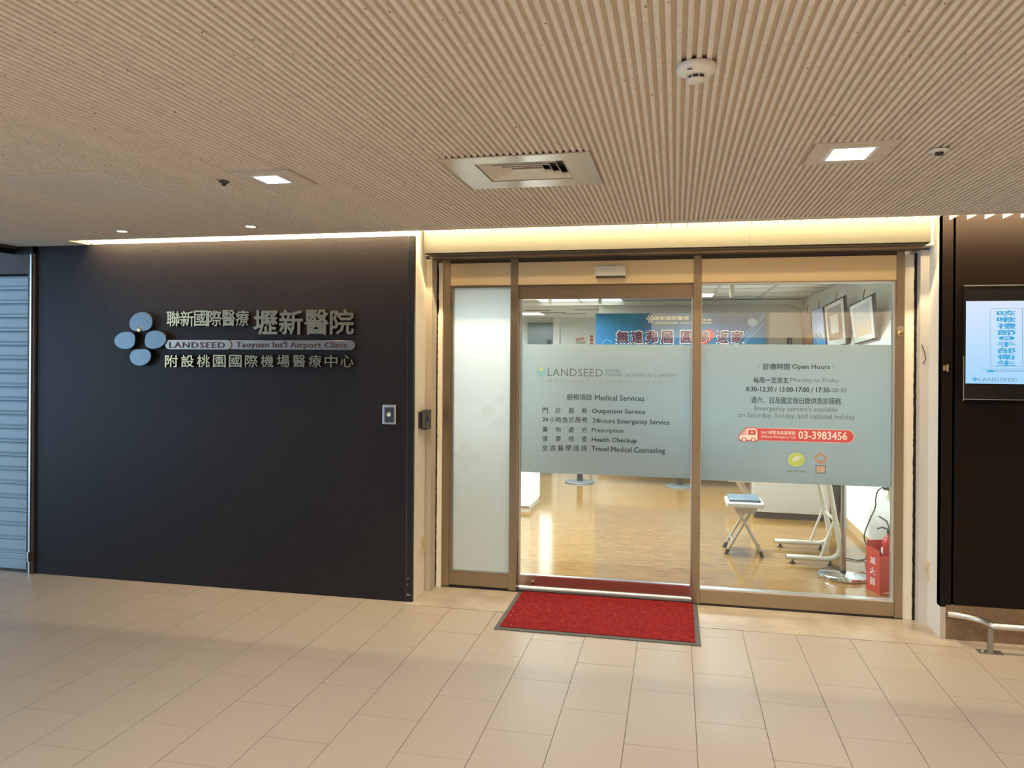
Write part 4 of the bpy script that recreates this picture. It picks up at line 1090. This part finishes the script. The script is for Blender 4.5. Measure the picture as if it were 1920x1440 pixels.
# reception counter end (white) at left
t = E('reception_counter')
B('body', PLASW, -3.0, 8.08, 0.06, -1.51, 8.7, 1.02, t, 0.004); B('plinth', mat('plinth_tan', (0.55, 0.48, 0.38), 0.5), -2.98, 8.1, 0, -1.52, 8.68, 0.06, t); B('top', WPL, -3.02, 8.05, 1.02, -1.49, 8.73, 1.05, t, 0.003)
rebase(t, (-2.2, 8.4, 0)); tag(t, 'white reception counter end just inside the sliding door at left', 'counter')
t = E('added_glow_box'); B('casing', WPL, -2.27, 10.5, 0.5, -1.64, 10.6, 1.42, t, 0.004); B('face', mat('added_glow_face', (0.9, 0.9, 0.9), 0.4, emis=(0.95, 1, 1), es=2.0), -2.25, 10.494, 0.52, -1.66, 10.501, 1.40, t); B('stand', GREYP, -1.96, 10.53, 0.0, -1.90, 10.58, 0.5, t)  # unseen glowing box, added to cast a bright reflection on the wood floor
rebase(t, (-1.93, 10.55, 0)); tag(t, 'unseen glowing box added at left to make the bright patch in the wood floor', 'added glow box')
# grey cabinet
t = E('grey_cabinet')
c0 = atZ(1413, 971); c1 = atZ(1546, 978)
dv = (c1 - c0); dv.z = 0; dv.normalize(); nv = Vector((-dv.y, dv.x, 0)); L = (c1 - c0).length + 0.05


def obox(o_, dv_, nv_, l0, l1, n0, n1, z0_, z1_):
    P_ = [o_ + dv_ * l0 + nv_ * n0, o_ + dv_ * l1 + nv_ * n0, o_ + dv_ * l1 + nv_ * n1, o_ + dv_ * l0 + nv_ * n1]
    return MB().add([(p_.x, p_.y, z0_) for p_ in P_] + [(p_.x, p_.y, z1_) for p_ in P_], [(0, 3, 2, 1), (4, 5, 6, 7), (0, 1, 5, 4), (1, 2, 6, 5), (2, 3, 7, 6), (3, 0, 4, 7)])


obox(c0, dv, nv, 0, L, 0, 0.33, 0.065, 0.60).build('body', CABG, t, 0.003); obox(c0, dv, nv, 0.01, L - 0.01, 0.01, 0.32, 0, 0.065).build('plinth', DKBASE, t)
obox(c0, dv, nv, -0.01, L + 0.01, -0.01, 0.34, 0.60, 0.62).build('top', CABG, t)
rebase(t, c0); tag(t, 'low grey cabinet with dark plinth behind the folding stool', 'cabinet')
# dark side unit by the wall
o = B('dark_side_unit', DKBASE, 1.60, 8.45, 0, 1.666, 8.95, 0.62, None, 0.003); tag(o, 'narrow dark unit between the grey cabinet and the right wall', 'cabinet')
# chair behind the stool: pale curved leg
t = E('white_chair'); CY_ = 9.25
def cp(x_, y_): p_ = atY(x_, y_, CY_); return (p_.x, CY_, p_.z)
MB().tube([cp(1384, 888), cp(1388, 905), cp(1394, 918), cp(1403, 928), cp(1408, 934)], [0.055, 0.045, 0.035, 0.028, 0.02], 12).build('shell_leg', WPL, t)
b0 = cp(1409, 900); MB().tube([b0, (b0[0], CY_, 0.0)], 0.017, 10).build('post', CREAMT, t)
MB().box(b0[0] - 0.28, CY_ - 0.2, b0[2] + 0.0, b0[0] + 0.1, CY_ + 0.2, b0[2] + 0.05).build('seat', WPL, t, 0.012)
MB().lathe((b0[0], CY_, 0), [(0.06, 0), (0.06, 0.008), (0.02, 0.02)], 24).build('foot', CREAMT, t)
rebase(t, (b0[0], CY_, 0)); tag(t, 'pale chair half hidden behind the folding stool', 'chair')

# folding stool
t = E('folding_stool'); X0, X1 = 0.43, 0.735; Yc = 6.85
FR = mat('stool_frame_grey', (0.46, 0.42, 0.36), 0.35, 0.4)
q = MB(); q.box(X0 + 0.0, Yc - 0.155, 0.405, X1, Yc + 0.155, 0.45); q.build('seat_shell', mat('stool_shell', (0.72, 0.74, 0.74), 0.25), t, 0.014, 3)
q = MB(); q.box(X0 + 0.02, Yc - 0.135, 0.446, X1 - 0.025, Yc + 0.135, 0.475); q.build('seat_pad', mat('stool_pad', (0.10, 0.13, 0.16), 0.3), t, 0.012, 3)
q = MB()
for yy in (Yc - 0.12, Yc + 0.12):
    q.prism([(X0 + 0.06, 0.406), (X1 - 0.05, 0.406), (X1 - 0.075, 0.355), (X0 + 0.085, 0.355)], yy - 0.002, yy + 0.002)
q.build('bracket', FR, t)
for yy, xs_ in ((Yc - 0.125, 1), (Yc + 0.125, 1)):
    MB().tube([(X0 + 0.095, yy, 0.375), (X1 - 0.02, yy, 0.028)], 0.0115, 10).build('leg', FR, t)
    MB().tube([(X1 - 0.10, yy + 0.02, 0.375), (X0 + 0.01, yy + 0.02, 0.028)], 0.0115, 10).build('leg', FR, t)
    MB().tube([(X1 - 0.030, yy, 0.045), (X1 - 0.013, yy, 0.0)], 0.016, 10).build('foot_cap', BLKP, t)
    MB().tube([(X0 + 0.020, yy + 0.02, 0.045), (X0 + 0.0, yy + 0.02, 0.0)], 0.016, 10).build('foot_cap', BLKP, t)
MB().tube([(X1 - 0.06, Yc - 0.125, 0.10), (X1 - 0.06, Yc + 0.125, 0.10)], 0.008, 8).build('stretcher', FR, t); MB().tube([(X0 + 0.055, Yc - 0.105, 0.10), (X0 + 0.055, Yc + 0.145, 0.10)], 0.008, 8).build('stretcher', FR, t)
rebase(t, (0.58, Yc, 0)); tag(t, 'grey folding stool with padded seat and crossed legs inside the clinic', 'stool')

# white trestle table with two bent tube legs
t = E('trestle_table')
for (pa, pb, Yt, top) in ((1452, 1543, 7.12, (1537, 912)), (1474, 1562, 6.58, (1555, 912))):
    A_ = atY(pa, 1024 if Yt > 7 else 1049, Yt); zt_ = 0.05
    B_ = atY(pb, 1030, Yt); C_ = atY(*top, Yt)
    x0_ = A_.x; xe = B_.x - 0.02; r_ = 0.021
    pts = [(x0_, Yt, zt_), (xe - 0.02, Yt, zt_)]
    D_ = Vector((C_.x - (xe + 0.07), 0, C_.z - 0.16)).normalized()
    pts += [(xe + 0.03, Yt, zt_ + 0.012), (xe + 0.062, Yt, zt_ + 0.045), (xe + 0.074, Yt, zt_ + 0.095), (xe + 0.066, Yt, 0.19)]
    e_ = Vector((xe + 0.066, Yt, 0.19)); dd = Vector((C_.x - e_.x, 0, C_.z - e_.z)); dd *= (0.72 - 0.19) / dd.z
    pts.append(tuple(e_ + dd)); MB().tube(pts, r_, 12).build('leg_frame', CREAMT, t)
    f_ = 0.36; s_ = e_ + dd * f_ ; bx = x0_ + (xe - x0_) * 0.78
    MB().tube([(bx, Yt - 0.0, zt_ + 0.01), tuple(s_)], 0.0105, 8).build('brace', CREAMT, t)
    B('end_cap', BLKP, x0_ - 0.003, Yt - 0.016, zt_ - 0.016, x0_ + 0.001, Yt + 0.016, zt_ + 0.016, t)
    for X in (x0_ + 0.05, xe):
        MB().lathe((X, Yt, 0), [(0.024, 0), (0.024, 0.006), (0.010, 0.014), (0.008, 0.032)], 14).build('glide', BLKP, t)
q = MB().tube([(1.29, 6.58, 0.33), (1.29, 7.12, 0.33)], 0.012, 8); q.build('crossbar', CREAMT, t)
B('tabletop', WPL, 0.80, 6.45, 0.71, 1.42, 7.25, 0.735, t, 0.004)
rebase(t, (1.1, 6.85, 0)); tag(t, 'white trestle table on bent tube legs, right of the folding stool', 'table')

# steel stanchion
t = E('steel_stanchion'); c = (1.259, 6.24, 0)
MB().lathe(c, [(0.178, 0.0), (0.18, 0.006), (0.18, 0.026), (0.172, 0.034), (0.0, 0.040)], 48).build('base', mat('stanchion_chrome', (0.62, 0.64, 0.66), 0.16, 1.0), t)
MB().lathe((c[0], c[1], 0.04), [(0.022, 0), (0.022, 0.014)], 20).build('collar', BLKP, t)
MB().lathe((c[0], c[1], 0.05), [(0.0185, 0), (0.0185, 0.98), (0.012, 0.99)], 24).build('pole', mat('pole_steel', (0.42, 0.38, 0.34), 0.22, 1.0), t)
MB().lathe((c[0], c[1], 1.035), [(0.03, 0), (0.032, 0.04), (0.02, 0.055), (0, 0.055)], 20).build('head', BLKP, t)
rebase(t, c); tag(t, 'steel stanchion post with round chrome base behind the right window', 'stanchion')

# fire extinguisher box and extinguisher
t = E('extinguisher_box')
P0, P1, P2 = atZ(1631.5, 1112), atZ(1649, 1116.5), atZ(1669, 1115.5)
u = (P0 - P1); u.z = 0; u.normalize(); v = Vector((-u.y, u.x, 0))
if v.x < 0: v = -v
o0 = Vector((P1.x, P1.y, 0)); wd, dp, hh = 0.20, 0.17, 0.285
u = Vector((-0.30, 0.95, 0)).normalized(); v = Vector((0.95, 0.30, 0)).normalized()


def wbox(a0, a1, b0, b1, z0_, z1_): return obox(o0, v, u, a0, a1, b0, b1, z0_, z1_)


wbox(0, wd, 0, 0.004, 0.0, 0.272).build('front', REDP, t); wbox(0, 0.004, 0.004, dp, 0, 0.31).build('side', REDP, t); wbox(wd - 0.004, wd, 0.004, dp, 0, 0.31).build('side', REDP, t)
wbox(0.004, wd - .004, dp - 0.004, dp, 0, 0.35).build('back', REDP, t); wbox(0.004, wd - .004, 0.004, dp - .004, 0, 0.006).build('bottom', REDP, t)
wbox(0.105, 0.14, -0.001, 0.0, 0.195, 0.23).build('label', INKW, t); wbox(0.03, 0.11, -0.001, 0.0, 0.012, 0.018).build('label', INKW, t)


def sidexf(X, Y, Z):
    p_ = o0 + u * (1 - X) + v * (-0.0012); return (p_.x, p_.y, Z)


for i, chh in enumerate('滅火器'):
    lettering(chh, 0.88, 0.95, 0.20 - 0.075 * i, 0.25 - 0.075 * i, 0, INKW, t, bold=0.0, name='lettering', xform=sidexf)
rebase(t, o0); tag(t, 'open red extinguisher box with white characters in the window corner', 'box')
t = E('fire_extinguisher'); c = o0 + v * 0.125 + u * 0.085
MB().lathe((c.x, c.y, 0.01), [(0.048, 0), (0.05, 0.01), (0.05, 0.33), (0.042, 0.365), (0.02, 0.38), (0.016, 0.40)], 32).build('cylinder', REDP, t)
MB().lathe((c.x, c.y, 0.41), [(0.018, 0), (0.018, 0.03), (0.0, 0.034)], 16).build('valve', BLKP, t)
MB().tube([(c.x, c.y, 0.44), (c.x - 0.05, c.y, 0.455), (c.x - 0.085, c.y - 0.01, 0.445)], 0.006, 8).build('handle', GREYP, t)
MB().tube([(c.x, c.y, 0.445), (c.x - 0.02, c.y, 0.50), (c.x - 0.075, c.y - 0.01, 0.535)], 0.006, 8).build('lever', GREYP, t)
B('label', INKW, c.x - 0.052, c.y - 0.02, 0.27, c.x - 0.047, c.y + 0.02, 0.31, t)
rebase(t, (c.x, c.y, 0.01)); tag(t, 'red fire extinguisher standing in the red box', 'fire extinguisher')
# wall socket with plug and black cord
t = E('wall_socket'); p = atX(1667, 922, RX_)
B('plate', IVORY, RX_ - 0.01, p.y - 0.06, p.z - 0.06, RX_, p.y + 0.06, p.z + 0.06, t, 0.002); B('face', WPL, RX_ - 0.013, p.y - 0.03, p.z - 0.04, RX_ - 0.0095, p.y + 0.03, p.z + 0.04, t)
rebase(t, (RX_, p.y, p.z)); tag(t, 'ivory wall socket on the clinic wall behind the right window jamb', 'outlet')
t = E('power_cord')
path = [(1663, 916.5, 1.655), (1655, 914, 1.62), (1646, 921, 1.58), (1642, 935, 1.57), (1641, 952, 1.57), (1632, 972, 1.56), (1622, 997, 1.55), (1620.5, 1010, 1.55), (1626, 1027, 1.56), (1625, 1041, 1.53)]
pts = [tuple(atX(x_, y_, X_)) for x_, y_, X_ in path]
lastp = pts[-1]
for x_, y_ in ((1621, 1049), (1608, 1050.5), (1594, 1048), (1582, 1046)): 
    p = atZ(x_, y_, 0.008); pts.append((p.x, p.y, 0.008))
# smooth the path (Catmull-Rom)
PV = [Vector(p_) for p_ in pts]; sm = []
for i in range(len(PV) - 1):
    p0, p1, p2, p3 = PV[max(i - 1, 0)], PV[i], PV[i + 1], PV[min(i + 2, len(PV) - 1)]
    for k in range(5):
        s = k / 5; sm.append(0.5 * ((2 * p1) + (-p0 + p2) * s + (2 * p0 - 5 * p1 + 4 * p2 - p3) * s * s + (-p0 + 3 * p1 - 3 * p2 + p3) * s ** 3))
sm.append(PV[-1])
for p_ in sm: p_.z = max(p_.z, 0.006)
MB().tube([tuple(p_) for p_ in sm], 0.005, 8).build('cable', BLKP, t)
a = PV[0]; MB().tube([(RX_ - 0.012, a.y, a.z), tuple(a + Vector((-0.03, 0, 0.0)))], [0.016, 0.008], 10).build('plug', BLKP, t)
rebase(t, (1.5, 6.9, 0)); tag(t, 'black power cord curling from the wall socket to the clinic floor', 'cord')
